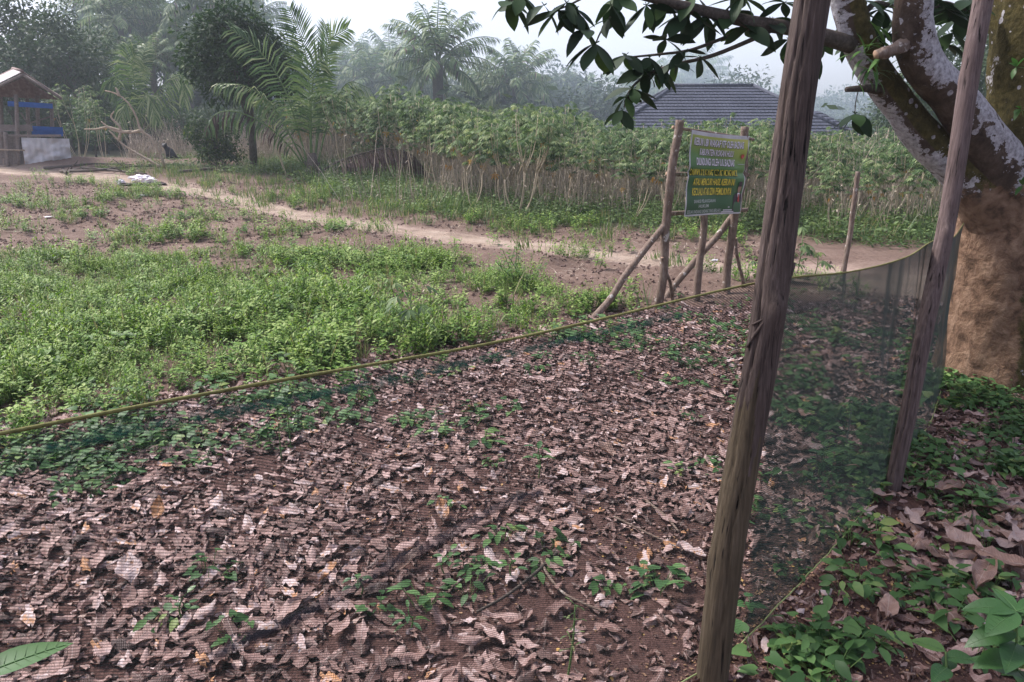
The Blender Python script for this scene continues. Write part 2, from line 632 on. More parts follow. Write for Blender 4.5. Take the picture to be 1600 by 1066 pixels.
def dup(root, loc, rotz=0.0, scale=1.0, label=None, group=None):
    r = root.copy()
    COL.objects.link(r)
    r.location = loc
    r.rotation_euler = (0, 0, rotz)
    r.scale = (scale,) * 3
    if label:
        r['label'] = label
    if group:
        r['group'] = group
    for ch in list(root.children):
        c = ch.copy()
        COL.objects.link(c)
        c.parent = r
        for g in list(ch.children):
            d = g.copy()
            COL.objects.link(d)
            d.parent = c
    return r


_ng = {}


def scatter(name, P, rot, scl, var, meshes, label=None, parent=None):
    """one 'stuff' object that instances the given meshes on its points"""
    src = bpy.data.collections.new(name + '_kinds')
    for i, me in enumerate(meshes):
        so = bpy.data.objects.new('%s_kind_%02d' % (name, i), me)
        src.objects.link(so)
    me = bpy.data.meshes.new(name)
    me.from_pydata([tuple(p) for p in P], [], [])
    a = me.attributes.new('rot', 'FLOAT_VECTOR', 'POINT')
    a.data.foreach_set('vector', np.asarray(rot, float).ravel())
    a = me.attributes.new('scl', 'FLOAT', 'POINT')
    a.data.foreach_set('value', np.asarray(scl, float))
    a = me.attributes.new('var', 'INT', 'POINT')
    a.data.foreach_set('value', np.asarray(var, int))
    ng = bpy.data.node_groups.new(name + '_scatter', 'GeometryNodeTree')
    ng.interface.new_socket('Geometry', in_out='INPUT', socket_type='NodeSocketGeometry')
    ng.interface.new_socket('Geometry', in_out='OUTPUT', socket_type='NodeSocketGeometry')
    N = ng.nodes
    gi = N.new('NodeGroupInput')
    go = N.new('NodeGroupOutput')
    ip = N.new('GeometryNodeInstanceOnPoints')
    ci = N.new('GeometryNodeCollectionInfo')
    ci.inputs['Collection'].default_value = src
    ci.inputs['Separate Children'].default_value = True
    ci.inputs['Reset Children'].default_value = True
    ip.inputs['Pick Instance'].default_value = True
    L = ng.links

    def na(n, ty):
        x = N.new('GeometryNodeInputNamedAttribute')
        x.data_type = ty
        x.inputs['Name'].default_value = n
        return [s_ for s_ in x.outputs if s_.name == 'Attribute' and s_.enabled][0]
    L.new(gi.outputs[0], ip.inputs['Points'])
    L.new(ci.outputs[0], ip.inputs['Instance'])
    L.new(na('var', 'INT'), ip.inputs['Instance Index'])
    e2r = N.new('FunctionNodeEulerToRotation')
    L.new(na('rot', 'FLOAT_VECTOR'), e2r.inputs[0])
    L.new(e2r.outputs[0], ip.inputs['Rotation'])
    L.new(na('scl', 'FLOAT'), ip.inputs['Scale'])
    L.new(ip.outputs[0], go.inputs[0])
    o = bpy.data.objects.new(name, me)
    COL.objects.link(o)
    o['kind'] = 'stuff'
    if label:
        o['label'] = label
    if parent is not None:
        o.parent = parent
    md = o.modifiers.new('scatter', 'NODES')
    md.node_group = ng
    return o


U = random.uniform
G = random.gauss

# ================================================================== THE SETTING
# ---- ground: one sheet to the horizon
ys = [-4.0]
while ys[-1] < 9.5:
    ys.append(ys[-1] + (0.16 if ys[-1] < 1.2 else 0.055))
while ys[-1] < 420:
    ys.append(ys[-1] * 1.022)
ys = np.array(ys)
us = np.linspace(-1, 1, 181)
us = np.sign(us) * np.abs(us) ** 1.25
YY, UU = np.meshgrid(ys, us, indexing='ij')
XX = UU * (4.5 + np.maximum(YY, 0) * 1.05)
ZZ = gz(XX, YY)
nr, nc = XX.shape
gv = np.stack([XX, YY, ZZ], -1).reshape(-1, 3)
idx = np.arange(nr * nc).reshape(nr, nc)
gf = np.stack([idx[:-1, :-1], idx[:-1, 1:], idx[1:, 1:], idx[1:, :-1]], -1).reshape(-1, 4)
gme = bpy.data.meshes.new('ground')
gme.from_pydata(gv.tolist(), [], gf.tolist())
gme.polygons.foreach_set('use_smooth', [True] * len(gf))
X1, Y1 = gv[:, 0], gv[:, 1]
pd, sd = path_dist(X1, Y1)
a_lit = ss(0.5, -0.5, Y1 - litter_y(X1) + 0.8 * (fbm(X1 * 1.3, Y1 * 1.3, 2) - 0.5))
a_green = np.clip(ss(-1.5, 1.0, Y1 - front_y(X1)) + ss(28, 34, Y1), 0, 1) * (1 - np.clip(1.6 * mound(X1, Y1), 0, 1))
a_sand = ss(0.35, -0.1, pd - path_half(X1) - 0.5 * (fbm(X1 * 2, Y1 * 2, 1) - 0.5))
a_sand = np.maximum(a_sand, 0.8 * ss(-14, -18, X1) * ss(20, 22, Y1) * ss(25.5, 24.5, Y1))
for nm, arr in (('litter', a_lit), ('green', a_green), ('sand', a_sand)):
    a = gme.attributes.new(nm, 'FLOAT', 'POINT')
    a.data.foreach_set('value', arr)
m, nt, out = mat('soil')
co = coords(nt)
n1 = noise_node(nt, 1.4, 6, 0.6, co)
n2 = noise_node(nt, 22, 6, 0.7, co)
n3 = noise_node(nt, 90, 4, 0.7, co)
rp = ramp(nt, [(0.28, (0.06, 0.039, 0.03)), (0.5, (0.135, 0.091, 0.072)), (0.72, (0.235, 0.17, 0.138))])
nt.links.new(math_node(nt, 'ADD', math_node(nt, 'MULTIPLY', n1, 0.45), math_node(nt, 'MULTIPLY', n2, 0.55)), rp.inputs[0])
rl = ramp(nt, [(0.3, (0.036, 0.02, 0.018)), (0.52, (0.092, 0.05, 0.043)), (0.7, (0.19, 0.115, 0.1))])
nt.links.new(math_node(nt, 'ADD', math_node(nt, 'MULTIPLY', n3, 0.6), math_node(nt, 'MULTIPLY', n2, 0.4)), rl.inputs[0])
rs = ramp(nt, [(0.3, (0.22, 0.155, 0.125)), (0.6, (0.33, 0.25, 0.205)), (0.8, (0.42, 0.33, 0.28))])
nt.links.new(n2, rs.inputs[0])
rg = ramp(nt, [(0.3, (0.05, 0.06, 0.03)), (0.7, (0.11, 0.12, 0.06))])
nt.links.new(n2, rg.inputs[0])
c = mixc(nt, attr(nt, 'litter'), rp.outputs[0], rl.outputs[0])
c = mixc(nt, math_node(nt, 'MULTIPLY', attr(nt, 'green'), 0.75), c, rg.outputs[0])
c = mixc(nt, attr(nt, 'sand'), c, rs.outputs[0])
bsdf(nt, out, c, 0.95, 0.15, math_node(nt, 'ADD', n2, math_node(nt, 'MULTIPLY', n3, 0.6)), 0.9, 0.02)
gme.materials.append(m)
ground = setting('ground', gme)

# ---- dirt path: a sandy sheet a little above the ground, following it
mb = MB()
seg = []
for (ax, ay), (bx, by) in zip(PATH[:-1], PATH[1:]):
    k = max(2, int(math.hypot(bx - ax, by - ay) / 0.25))
    for i in range(k):
        seg.append((ax + (bx - ax) * i / k, ay + (by - ay) * i / k))
seg = np.array(seg)
for _ in range(6):
    seg[1:-1] = (seg[:-2] + seg[1:-1] * 2 + seg[2:]) / 4
tan = np.gradient(seg, axis=0)
tan /= np.linalg.norm(tan, axis=1)[:, None]
nor = np.stack([-tan[:, 1], tan[:, 0]], 1)
W = 13
for i in range(len(seg)):
    w0 = float(path_half(seg[i, 0]))
    wl_ = w0 * (0.35 + 0.95 * float(vn(i * 0.31, 3.3, 1)))
    wr_ = w0 * (0.35 + 0.95 * float(vn(i * 0.27, 8.8, 2)))
    for k in range(W):
        s_ = k / (W - 1) * 2 - 1
        q = seg[i] + nor[i] * (s_ * (wl_ if s_ > 0 else wr_))
        rut = -0.014 * math.exp(-((abs(s_) - .45) / .16) ** 2) + 0.02 * (float(vn(q[0] * 4, q[1] * 4, 6)) - .5)
        mb.v.append((q[0], q[1], gz1(q[0], q[1]) + 0.02 + rut - 0.03 * (abs(s_) > 0.95)))
for i in range(len(seg) - 1):
    for k in range(W - 1):
        o_ = i * W + k
        mb.f.append((o_, o_ + W, o_ + W + 1, o_ + 1))
        mb.m.append(0)
        mb.t.append(0.5)
m, nt, out = mat('sandy_path')
co = coords(nt)
n1 = noise_node(nt, 2.0, 5, 0.6, co)
n2 = noise_node(nt, 30, 5, 0.7, co)
rp = ramp(nt, [(0.3, (0.16, 0.115, 0.09)), (0.5, (0.3, 0.23, 0.18)), (0.7, (0.42, 0.34, 0.28))])
nt.links.new(math_node(nt, 'ADD', math_node(nt, 'MULTIPLY', n1, 0.7), math_node(nt, 'MULTIPLY', n2, 0.3)), rp.inputs[0])
n3 = noise_node(nt, 6.0, 6, 0.7, co)
bsdf(nt, out, rp.outputs[0], 0.95, 0.15, math_node(nt, 'ADD', n2, math_node(nt, 'MULTIPLY', n3, 1.5)), 1.0, 0.03)
setting('dirt_path', mb.mesh('dirt_path', m))

# ================================================================== HOUSE WITH TILED HIP ROOF
def hip_roof(mb, x0, x1, y0, y1, ze, rx0, rx1, ry, zr, step=0.30, mi=0):
    """four sloping faces made of stepped tile courses"""
    e = [Vector((x0, y0, ze)), Vector((x1, y0, ze)), Vector((x1, y1, ze)), Vector((x0, y1, ze))]
    ra, rb = Vector((rx0, ry, zr)), Vector((rx1, ry, zr))
    for (a, b, c_, d) in ((e[0], e[1], rb, ra), (e[2], e[3], ra, rb), (e[3], e[0], ra, ra), (e[1], e[2], rb, rb)):
        n = max(4, int(((c_ + d) / 2 - (a + b) / 2).length / step))
        nrm = (b - a).cross(d - a).normalized()
        if nrm.z < 0:
            nrm = -nrm
        for i in range(n):
            t0, t1 = i / n, (i + 1) / n
            p0, p1 = a.lerp(d, t0) + nrm * 0.05, b.lerp(c_, t0) + nrm * 0.05
            q0, q1 = a.lerp(d, t1) + nrm * 0.008, b.lerp(c_, t1) + nrm * 0.008
            b0, b1 = a.lerp(d, t0), b.lerp(c_, t0)
            mb.add([b0, b1, p1, p0], [(0, 1, 2, 3)], mi)
            mb.add([p0, p1, q1, q0], [(0, 1, 2, 3)], mi)


m, nt, out = mat('roof_tile')
w_ = nt.nodes.new('ShaderNodeTexWave')
w_.bands_direction = 'X'
w_.inputs['Scale'].default_value = 1.6
nt.links.new(coords(nt), w_.inputs['Vector'])
n_ = noise_node(nt, 0.8, 4, 0.6, coords(nt))
rp = ramp(nt, [(0.3, (0.032, 0.036, 0.054)), (0.7, (0.055, 0.06, 0.085))])
nt.links.new(n_, rp.inputs[0])
bsdf(nt, out, rp.outputs[0], 0.7, 0.2, w_.outputs['Fac'], 0.35, 0.04)
M['tile'] = m
M['wall'] = plain('plaster_wall', (0.55, 0.5, 0.42), 0.9, 0.2, 0.1, 3)
M['glass'] = plain('window_glass', (0.03, 0.04, 0.05), 0.1, 0.5)
M['frame'] = plain('window_frame', (0.3, 0.2, 0.12), 0.6, 0.3)
HY = 40.0
rl_, rr_ = at_y(1055, 135, HY), at_y(1177, 135, HY)
zr = rl_.z
ze = zr - 2.55
house = thing('house', 'house with a dark grey tiled hip roof behind the cassava field', 'house', (9.5, HY, ze - 2.6))
mb = MB()
hip_roof(mb, 4.0, 16.2, HY - 4.5, HY + 4.5, ze, rl_.x, rr_.x, HY, zr)
rf = part('roof', mb.mesh('house_roof', M['tile'], False), house)
mb = MB()
for a, b in ((rl_, rr_), (rl_, (4.0, HY - 4.5, ze)), (rr_, (16.2, HY - 4.5, ze)), (rl_, (4.0, HY + 4.5, ze)), (rr_, (16.2, HY + 4.5, ze))):
    mb.tube([Vector(a) + Vector((0, 0, 0.05)), Vector(b) + Vector((0, 0, 0.05))], 0.09, 8)
part('ridge_cap', mb.mesh('ridge_cap', M['tile']), house)
wr = at_y(1281, 174, HY)
mb = MB()
hip_roof(mb, 12.6, 17.3, HY - 2.6, HY + 3.2, wr.z - 1.25, 13.4, wr.x - 0.1, HY, wr.z)
part('lower_roof', mb.mesh('house_lower_roof', M['tile'], False), house, 'lower grey tiled roof wing at the right end')
mb = MB()
mb.box((9.85, HY, ze - 1.3), (9.6, 7.6, 2.6))
part('wall', mb.mesh('house_wall', M['wall'], False), house)
mb = MB()
mb.box((15.7, HY + 0.3, ze - 1.45), (2.2, 4.4, 2.2))
part('wing_wall', mb.mesh('wing_wall', M['wall'], False), house)
for wx in (6.6, 9.6, 12.4):
    mb = MB()
    mb.box((wx, HY - 3.83, ze - 1.2), (1.3, 0.08, 1.2))
    w0 = part('window', mb.mesh('window', M['frame'], False), house)
    for s_ in (-1, 1):
        mb = MB()
        mb.box((wx + s_ * 0.3, HY - 3.88, ze - 1.2), (0.52, 0.03, 1.05))
        g_ = part('pane', mb.mesh('pane', M['glass'], False), w0)

# ================================================================== BIG LEANING-LIMBED TREE AT RIGHT
def limb_mesh(name, pts, rad, rings, sides, fn, nz=0.06, seed=0):
    """tube with lumpy bark; fn(point, outward, t) -> (mud, lichen, moss) masks on the vertices"""
    P = smooth_path(pts, rings)
    rad = np.interp(np.linspace(0, 1, rings), np.linspace(0, 1, len(rad)), rad)
    vs, fs, at = [], [], []
    ref = Vector((0, 1, 0.12))
    for i in range(rings):
        d = (P[min(i + 1, rings - 1)] - P[max(i - 1, 0)]).normalized()
        x = d.cross(ref).normalized()
        z = x.cross(d)
        for k in range(sides):
            a = 2 * PI * k / sides
            o_ = x * math.cos(a) + z * math.sin(a)
            lump = 1 + nz * 2 * (float(fbm(math.cos(a) * 1.7 + 9 + seed, math.sin(a) * 1.7 + i * 0.14, seed)) - 0.5) * 2 \
                + nz * 0.5 * (float(vn(k * 0.9 + seed, i * 0.5, 5)) - 0.5)
            p = P[i] + o_ * rad[i] * lump
            vs.append(p)
            at.append(fn(p, o_, i / (rings - 1)))
    for i in range(rings - 1):
        for k in range(sides):
            k2 = (k + 1) % sides
            fs.append((i * sides + k, i * sides + k2, (i + 1) * sides + k2, (i + 1) * sides + k))
    fs.append(tuple(range((rings - 1) * sides, rings * sides)))
    me = bpy.data.meshes.new(name)
    me.from_pydata([tuple(p) for p in vs], [], fs)
    me.polygons.foreach_set('use_smooth', [True] * len(fs))
    at = np.array(at)
    for j, nm in enumerate(('mud', 'lichen', 'moss')):
        a = me.attributes.new(nm, 'FLOAT', 'POINT')
        a.data.foreach_set('value', at[:, j])
    me.materials.append(M['bigbark'])
    return me


m, nt, out = mat('mossy_lichen_bark')
co = coords(nt)
nb = noise_node(nt, 14, 8, 0.7, coords(nt, 'Object', (1, 1, 0.6)), 0.3)
rb_ = ramp(nt, [(0.3, (0.035, 0.024, 0.018)), (0.5, (0.085, 0.06, 0.046)), (0.75, (0.17, 0.13, 0.105))])
nt.links.new(nb, rb_.inputs[0])
nm_ = noise_node(nt, 26, 6, 0.7, co)
rm = ramp(nt, [(0.3, (0.03, 0.025, 0.009)), (0.55, (0.085, 0.07, 0.025)), (0.8, (0.16, 0.128, 0.05))])
nt.links.new(nm_, rm.inputs[0])
# moss patches
pm_ = noise_node(nt, 4.5, 4, 0.6, co)
f_m = ramp(nt, [(0.47, (0, 0, 0)), (0.56, (1, 1, 1))])
nt.links.new(math_node(nt, 'ADD', math_node(nt, 'MULTIPLY', pm_, 0.45), math_node(nt, 'MULTIPLY', attr(nt, 'moss'), 0.52)), f_m.inputs[0])
c = mixc(nt, f_m.outputs[0], rb_.outputs[0], rm.outputs[0])
# lichen: ragged white blotches plus round spots
pl_ = noise_node(nt, 6.0, 7, 0.66, co, 0.5)
vo = nt.nodes.new('ShaderNodeTexVoronoi')
vo.inputs['Scale'].default_value = 17
nt.links.new(co, vo.inputs['Vector'])
vs_ = nt.nodes.new('ShaderNodeSeparateColor')
nt.links.new(vo.outputs['Color'], vs_.inputs[0])
edge_n = noise_node(nt, 60, 3, 0.6, co)
sz = math_node(nt, 'ADD', math_node(nt, 'MULTIPLY', vs_.outputs[0], 0.26), math_node(nt, 'MULTIPLY', edge_n, 0.16))
spot = math_node(nt, 'MULTIPLY', math_node(nt, 'LESS_THAN', vo.outputs['Distance'], sz), math_node(nt, 'GREATER_THAN', vs_.outputs[1], 0.66))
blot = math_node(nt, 'ADD', math_node(nt, 'MULTIPLY', math_node(nt, 'ADD', math_node(nt, 'MULTIPLY', pl_, 0.72), math_node(nt, 'MULTIPLY', noise_node(nt, 38, 5, 0.7, co), 0.28)), 1.5), math_node(nt, 'MULTIPLY', attr(nt, 'lichen'), 0.45))
f_l = ramp(nt, [(0.985, (0, 0, 0)), (1.0, (1, 1, 1))])
nt.links.new(math_node(nt, 'SUBTRACT', blot, 0.0), f_l.inputs[0])
fl = math_node(nt, 'MAXIMUM', f_l.outputs[0], math_node(nt, 'MULTIPLY', spot, math_node(nt, 'GREATER_THAN', attr(nt, 'lichen'), 0.2)))
nlc = noise_node(nt, 40, 5, 0.7, co)
rlc = ramp(nt, [(0.32, (0.2, 0.185, 0.19)), (0.5, (0.42, 0.4, 0.425)), (0.68, (0.6, 0.58, 0.61))])
nt.links.new(nlc, rlc.inputs[0])
c = mixc(nt, fl, c, rlc.outputs[0])
# termite mud on the trunk
nmd = noise_node(nt, 12, 7, 0.62, co, 0.5)
rmd = ramp(nt, [(0.34, (0.075, 0.045, 0.029)), (0.5, (0.18, 0.11, 0.071)), (0.68, (0.28, 0.186, 0.126))])
nt.links.new(nmd, rmd.inputs[0])
f_d = ramp(nt, [(0.66, (0, 0, 0)), (0.72, (1, 1, 1))])
nt.links.new(math_node(nt, 'ADD', math_node(nt, 'MULTIPLY', noise_node(nt, 8, 8, 0.7, co), 0.75), math_node(nt, 'MULTIPLY', attr(nt, 'mud'), 0.62)), f_d.inputs[0])
c = mixc(nt, f_d.outputs[0], c, rmd.outputs[0])
hgt = math_node(nt, 'ADD', nb, math_node(nt, 'MULTIPLY', nmd, 0.8))
bsdf(nt, out, c, 0.9, 0.15, hgt, 1.0, 0.035)
M['bigbark'] = m

TB = Vector((3.17, 4.72, gz1(3.17, 4.72)))
big = thing('leaning_tree', 'old tree with white lichen limbs and orange mud on its trunk at the right edge', 'tree', TB)


def trunk_fn(p, o_, t):
    left = max(0.0, min(1.0, (-o_.x - 0.30 + 0.1 * (0.6 - p.z)) * 2.6 + 0.55))
    zz = max(0.0, min(1.0, 1 - (p.z - 1.12 - 0.3 * (float(fbm(p.x * 5, p.z * 5 + p.y * 3, 3)) - .5)) * 2.6))
    return (left * zz, 0.22 + 0.5 * (p.z < 0.16) * (o_.x > 0.0), 1.0)


def A(px, py, Y):
    return at_y(px, py, Y)


def limbA_fn(p, o_, t):
    s_ = -o_.x * 0.75 - o_.z * 0.75            # lower-left side carries the lichen
    li = 0.27 + 0.5 * max(-0.3, min(1, s_))
    mud = max(0.0, min(1.0, 1 - (p.z - 1.05) * 2.4))
    return (mud, max(0.21, li * min(1, .55 + t * 5)), 1.0 if s_ < 0.3 else 0.35)


def limbB_fn(p, o_, t):
    s_ = o_.x * 0.62 + o_.z * 0.55 - o_.y * 0.3
    li = 0.48 + 0.5 * max(-0.9, min(1, s_))
    mud = max(0.0, min(1.0, 1 - (p.z - 1.05) * 2.4)) * (o_.x < 0.2)
    return (mud, li * (0.75 + 0.3 * min(1, t * 3)), 0.2 + 0.75 * (o_.x > 0.75))


def limbC_fn(p, o_, t):
    return (0, 0.22, 1.0)


part('trunk', limb_mesh('big_trunk', [(3.24, 4.72, -0.1), (3.24, 4.72, 0.0), (3.23, 4.72, 0.3), (3.21, 4.73, 0.75), (3.20, 4.74, 1.02), (3.22, 4.76, 1.25), (3.27, 4.8, 1.43), (3.3, 4.84, 1.58)],
                        [0.46, 0.39, 0.345, 0.33, 0.31, 0.265, 0.2, 0.1], 40, 40, trunk_fn, 0.07, 1), big)
lA = [A(1590, 400, 4.74), A(1548, 315, 4.68), A(1502, 264, 4.66), A(1445, 217, 4.6), A(1406, 167, 4.54), A(1370, 118, 4.48), A(1340, 62, 4.44), A(1322, 0, 4.4), A(1300, -90, 4.35), A(1240, -260, 4.2)]
part('limb', limb_mesh('limb_a', lA, [0.235, 0.19, 0.138, 0.106, 0.09, 0.09, 0.088, 0.085, 0.08, 0.07], 76, 26, limbA_fn, 0.05, 2), big, 'left limb with moss above and white lichen spots below')
lB = [A(1606, 385, 4.74), A(1572, 285, 4.66), A(1530, 212, 4.54), A(1486, 150, 4.42), A(1441, 100, 4.33), A(1427, 45, 4.28), A(1428, 0, 4.25), A(1436, -80, 4.2), A(1470, -260, 4.1)]
part('limb', limb_mesh('limb_b', lB, [0.23, 0.185, 0.135, 0.112, 0.108, 0.1, 0.096, 0.095, 0.08], 76, 26, limbB_fn, 0.05, 3), big, 'middle limb crusted white with lichen')
lC = [A(1600, 330, 4.76), A(1606, 250, 4.72), A(1618, 160, 4.7), A(1624, 60, 4.7), A(1630, -60, 4.75), A(1640, -240, 4.9)]
part('limb', limb_mesh('limb_c', lC, [0.30, 0.27, 0.25, 0.235, 0.22, 0.17], 44, 30, limbC_fn, 0.1, 4), big, 'thick dark mossy right limb')
# broken stub between the limbs
mb = MB()
mb.tube([A(1416, 70, 4.26), A(1404, 76, 4.2), A(1395, 78, 4.18), A(1386, 82, 4.17), A(1378, 83, 4.16), A(1369, 87, 4.15)], [0.042, 0.036, 0.03, 0.031, 0.026, 0.023], 14, 0, .5, True, lambda i, k: 1 + .5 * (random.random() - .5), 1)
part('stub', mb.mesh('stub', [M['pole'], M['cutwood']]), big, 'pale snapped stub of a sawn branch')
mb = MB()
mb.tube([A(1375, 140, 4.45), A(1350, 138, 4.38), A(1322, 140, 4.35)], [0.03, 0.02, 0.014], 8)
part('snag', mb.mesh('snag', M['twig']), big, 'short dark broken twig on the left limb')

# leafy branch reaching left across the sky
def brpts(l, Y0, Y1):
    n = len(l)
    return [A(p[0], p[1], Y0 + (Y1 - Y0) * i / (n - 1)) for i, p in enumerate(l)]


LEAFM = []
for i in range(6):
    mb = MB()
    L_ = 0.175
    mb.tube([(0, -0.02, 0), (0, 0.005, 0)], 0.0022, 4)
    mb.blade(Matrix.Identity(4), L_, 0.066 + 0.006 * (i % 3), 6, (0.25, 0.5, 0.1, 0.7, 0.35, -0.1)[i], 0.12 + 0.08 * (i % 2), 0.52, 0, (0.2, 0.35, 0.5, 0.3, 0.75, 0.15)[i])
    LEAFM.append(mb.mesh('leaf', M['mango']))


def leaf_spray(parent, p, n, size=1.0, down=0.35, spread=1.0):
    a0 = U(0, 6.28)
    for k in range(n):
        a = a0 + k * 2 * PI / n + U(-0.4, 0.4)
        d = Vector((math.cos(a) * spread, math.sin(a) * spread * 0.8, -down + U(-0.5, 0.35)))
        if d.length < 0.1:
            d = Vector((1, 0, -0.3))
        o = bpy.data.objects.new('leaf', random.choice(LEAFM))
        COL.objects.link(o)
        o.parent = parent
        Mx = frame(p, d, (U(-0.5, 0.5), U(-0.5, 0.5), 1), U(-0.6, 0.6))
        s_ = size * U(0.75, 1.15)
        o.matrix_basis = Mx @ Matrix.Diagonal((s_, s_, s_, 1))


def add_branch(pts, rad, sprays, tree, lab=None):
    mb = MB()
    P = smooth_path(pts, 26)
    rr = np.interp(np.linspace(0, 1, 26), [0, 1], rad)
    mb.tube(P, list(rr), 8, 0, 0.5, True, lambda i, k: 1 + 0.12 * (float(vn(i * 0.8, k * 0.7, 4)) - 0.5))
    b = part('branch', mb.mesh('branch', M['twig']), tree, lab)
    for (px, py, Y, n, s_, dn) in sprays:
        leaf_spray(b, A(px, py, Y), n, s_, dn)
    return b


add_branch(brpts([(1330, 70), (1290, 58), (1240, 45), (1180, 36), (1120, 22), (1060, 8), (980, -12), (900, -22), (820, -30)], 4.4, 4.0), (0.05, 0.012),
           [(1262, 78, 4.35, 3, 1.0, .5), (1232, 62, 4.3, 4, 1.0, .6), (1205, 30, 4.3, 5, 1, .3), (1172, 42, 4.25, 5, 1, .5), (1140, 18, 4.25, 5, 1.05, .4), (1105, 25, 4.2, 6, 1.1, .5),
            (1072, 18, 4.2, 6, 1.15, .6), (1040, 2, 4.2, 5, 1.1, .6), (1010, 8, 4.15, 5, 1.0, .6), (965, -4, 4.1, 5, 1, .6), (1085, -8, 4.2, 6, 1.1, .2), (1160, -4, 4.2, 6, 1.1, .2), (1225, 4, 4.2, 5, 1.0, .2)],
           big, 'long branch reaching left with drooping leaves')
add_branch(brpts([(1215, 42), (1175, 62), (1110, 88), (1050, 102), (1010, 118), (985, 140), (975, 168)], 4.3, 4.15), (0.014, 0.004),
           [(1095, 90, 4.2, 3, .9, .3), (1055, 96, 4.2, 5, .95, .5), (1030, 106, 4.2, 6, .9, .5), (1008, 112, 4.15, 5, .95, .4), (988, 138, 4.15, 6, .9, .4), (978, 152, 4.1, 4, .85, .5), (972, 172, 4.1, 4, .75, .7)], big)
add_branch(brpts([(1180, 40), (1130, 60), (1080, 78), (1040, 84), (1000, 88), (978, 90)], 4.3, 4.1), (0.011, 0.004),
           [(1040, 62, 4.15, 5, .9, .1), (1072, 80, 4.15, 3, .8, .4), (1015, 90, 4.15, 5, .95, .5), (978, 86, 4.1, 6, 1.0, .4)], big)
add_branch(brpts([(985, -12), (962, 15), (940, 48), (930, 70)], 4.1, 4.0), (0.008, 0.003), [(930, 68, 4.0, 6, 1.05, .5), (914, 46, 4.0, 4, 1.0, .4), (950, 30, 4.0, 3, .95, .5), (955, 8, 4.0, 4, 1.0, .6)], big)
add_branch(brpts([(935, -18), (905, 0), (880, 12), (862, 18)], 4.1, 4.0), (0.007, 0.003), [(872, 16, 4.0, 5, 1.05, .6), (900, 14, 4.0, 4, 1.0, .5), (885, 4, 4.0, 5, 1.0, .5), (850, 8, 4.0, 3, 1.0, .5)], big)
add_branch(brpts([(850, -28), (820, -12), (798, 2)], 4.05, 4.0), (0.006, 0.003), [(796, 2, 4.0, 5, .95, .5), (815, -6, 4.0, 4, .9, .4)], big)
add_branch(brpts([(1355, 110), (1345, 130), (1337, 160), (1336, 180)], 4.4, 4.35), (0.004, 0.002), [(1336, 178, 4.35, 6, .95, .5)], big, 'hanging sprig of six leaves below the left limb')
# foliage between and behind the limbs
add_branch(brpts([(1350, 20), (1370, 5), (1400, 10), (1425, 0)], 4.7, 5.0), (0.02, 0.008),
           [(1350, 22, 4.75, 6, 1.0, .3), (1375, 14, 4.8, 6, 1.1, .3), (1400, 28, 4.9, 7, 1.15, .3), (1360, 46, 4.8, 5, 1.1, .3), (1388, 52, 4.8, 6, 1.1, .3), (1330, 62, 4.65, 4, .9, .5), (1285, 55, 4.5, 5, .9, .6), (1410, 66, 4.8, 4, 1.0, .4), (1345, 0, 4.75, 6, 1.0, .2), (1405, 0, 4.9, 6, 1.0, .2)], big)
add_branch(brpts([(1450, 20), (1475, 5), (1500, 12), (1520, 20)], 4.6, 4.9), (0.015, 0.006),
           [(1478, 14, 4.6, 6, 1.3, .3), (1505, 22, 4.7, 6, 1.2, .4), (1490, 50, 4.7, 4, 1.1, .8), (1470, 0, 4.6, 6, 1.3, .3), (1515, 0, 4.8, 5, 1.2, .3), (1480, 70, 4.7, 3, .9, .7)], big)
# strap-leaved epiphytes on the left limb
mb = MB()
for (px, py, n, sz) in ((1350, 90, 10, 0.16), (1362, 112, 12, 0.14), (1390, 80, 7, 0.24), (1345, 118, 6, 0.12), (1432, 60, 5, 0.2)):
    c0 = A(px, py, 4.28)
    for k in range(n):
        a = U(0, 6.28)
        d = Vector((math.cos(a), -0.5 + 0.5 * math.sin(a), math.sin(a) * 0.8 + 0.2))
        mb.blade(frame(c0 + Vector((G(0, .02), 0, G(0, .02))), d), sz * U(.6, 1.2), sz * 0.14, 4, U(0.4, 1.6), 0.2, 0.4, 0, U(.5, 1))
part('epiphyte', mb.mesh('epiphyte', M['bigleaf']), big, 'tuft of strap leaved epiphytes growing on the left limb')
for (px, py) in ((1588, 105), (1594, 170), (1598, 290)):
    mb = MB()
    c0 = A(px, py, 4.45)
    for k in range(5):
        a = U(0, 6.28)
        mb.blade(frame(c0, (math.cos(a), -0.4, math.sin(a))), U(.05, .1), 0.03, 4, .5, .2, .45, 0, U(.5, 1))
    part('sprout', mb.mesh('sprout', M['bigleaf']), big)
# the rest of the crown, above the picture
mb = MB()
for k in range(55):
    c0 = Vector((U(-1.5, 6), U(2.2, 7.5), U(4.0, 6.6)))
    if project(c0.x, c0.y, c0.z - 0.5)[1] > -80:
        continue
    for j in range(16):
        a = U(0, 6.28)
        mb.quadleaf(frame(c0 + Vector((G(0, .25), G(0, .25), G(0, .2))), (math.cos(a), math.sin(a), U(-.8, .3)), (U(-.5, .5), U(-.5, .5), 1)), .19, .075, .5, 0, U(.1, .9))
part('crown', mb.mesh('crown', M['mango']), big, kind='stuff')

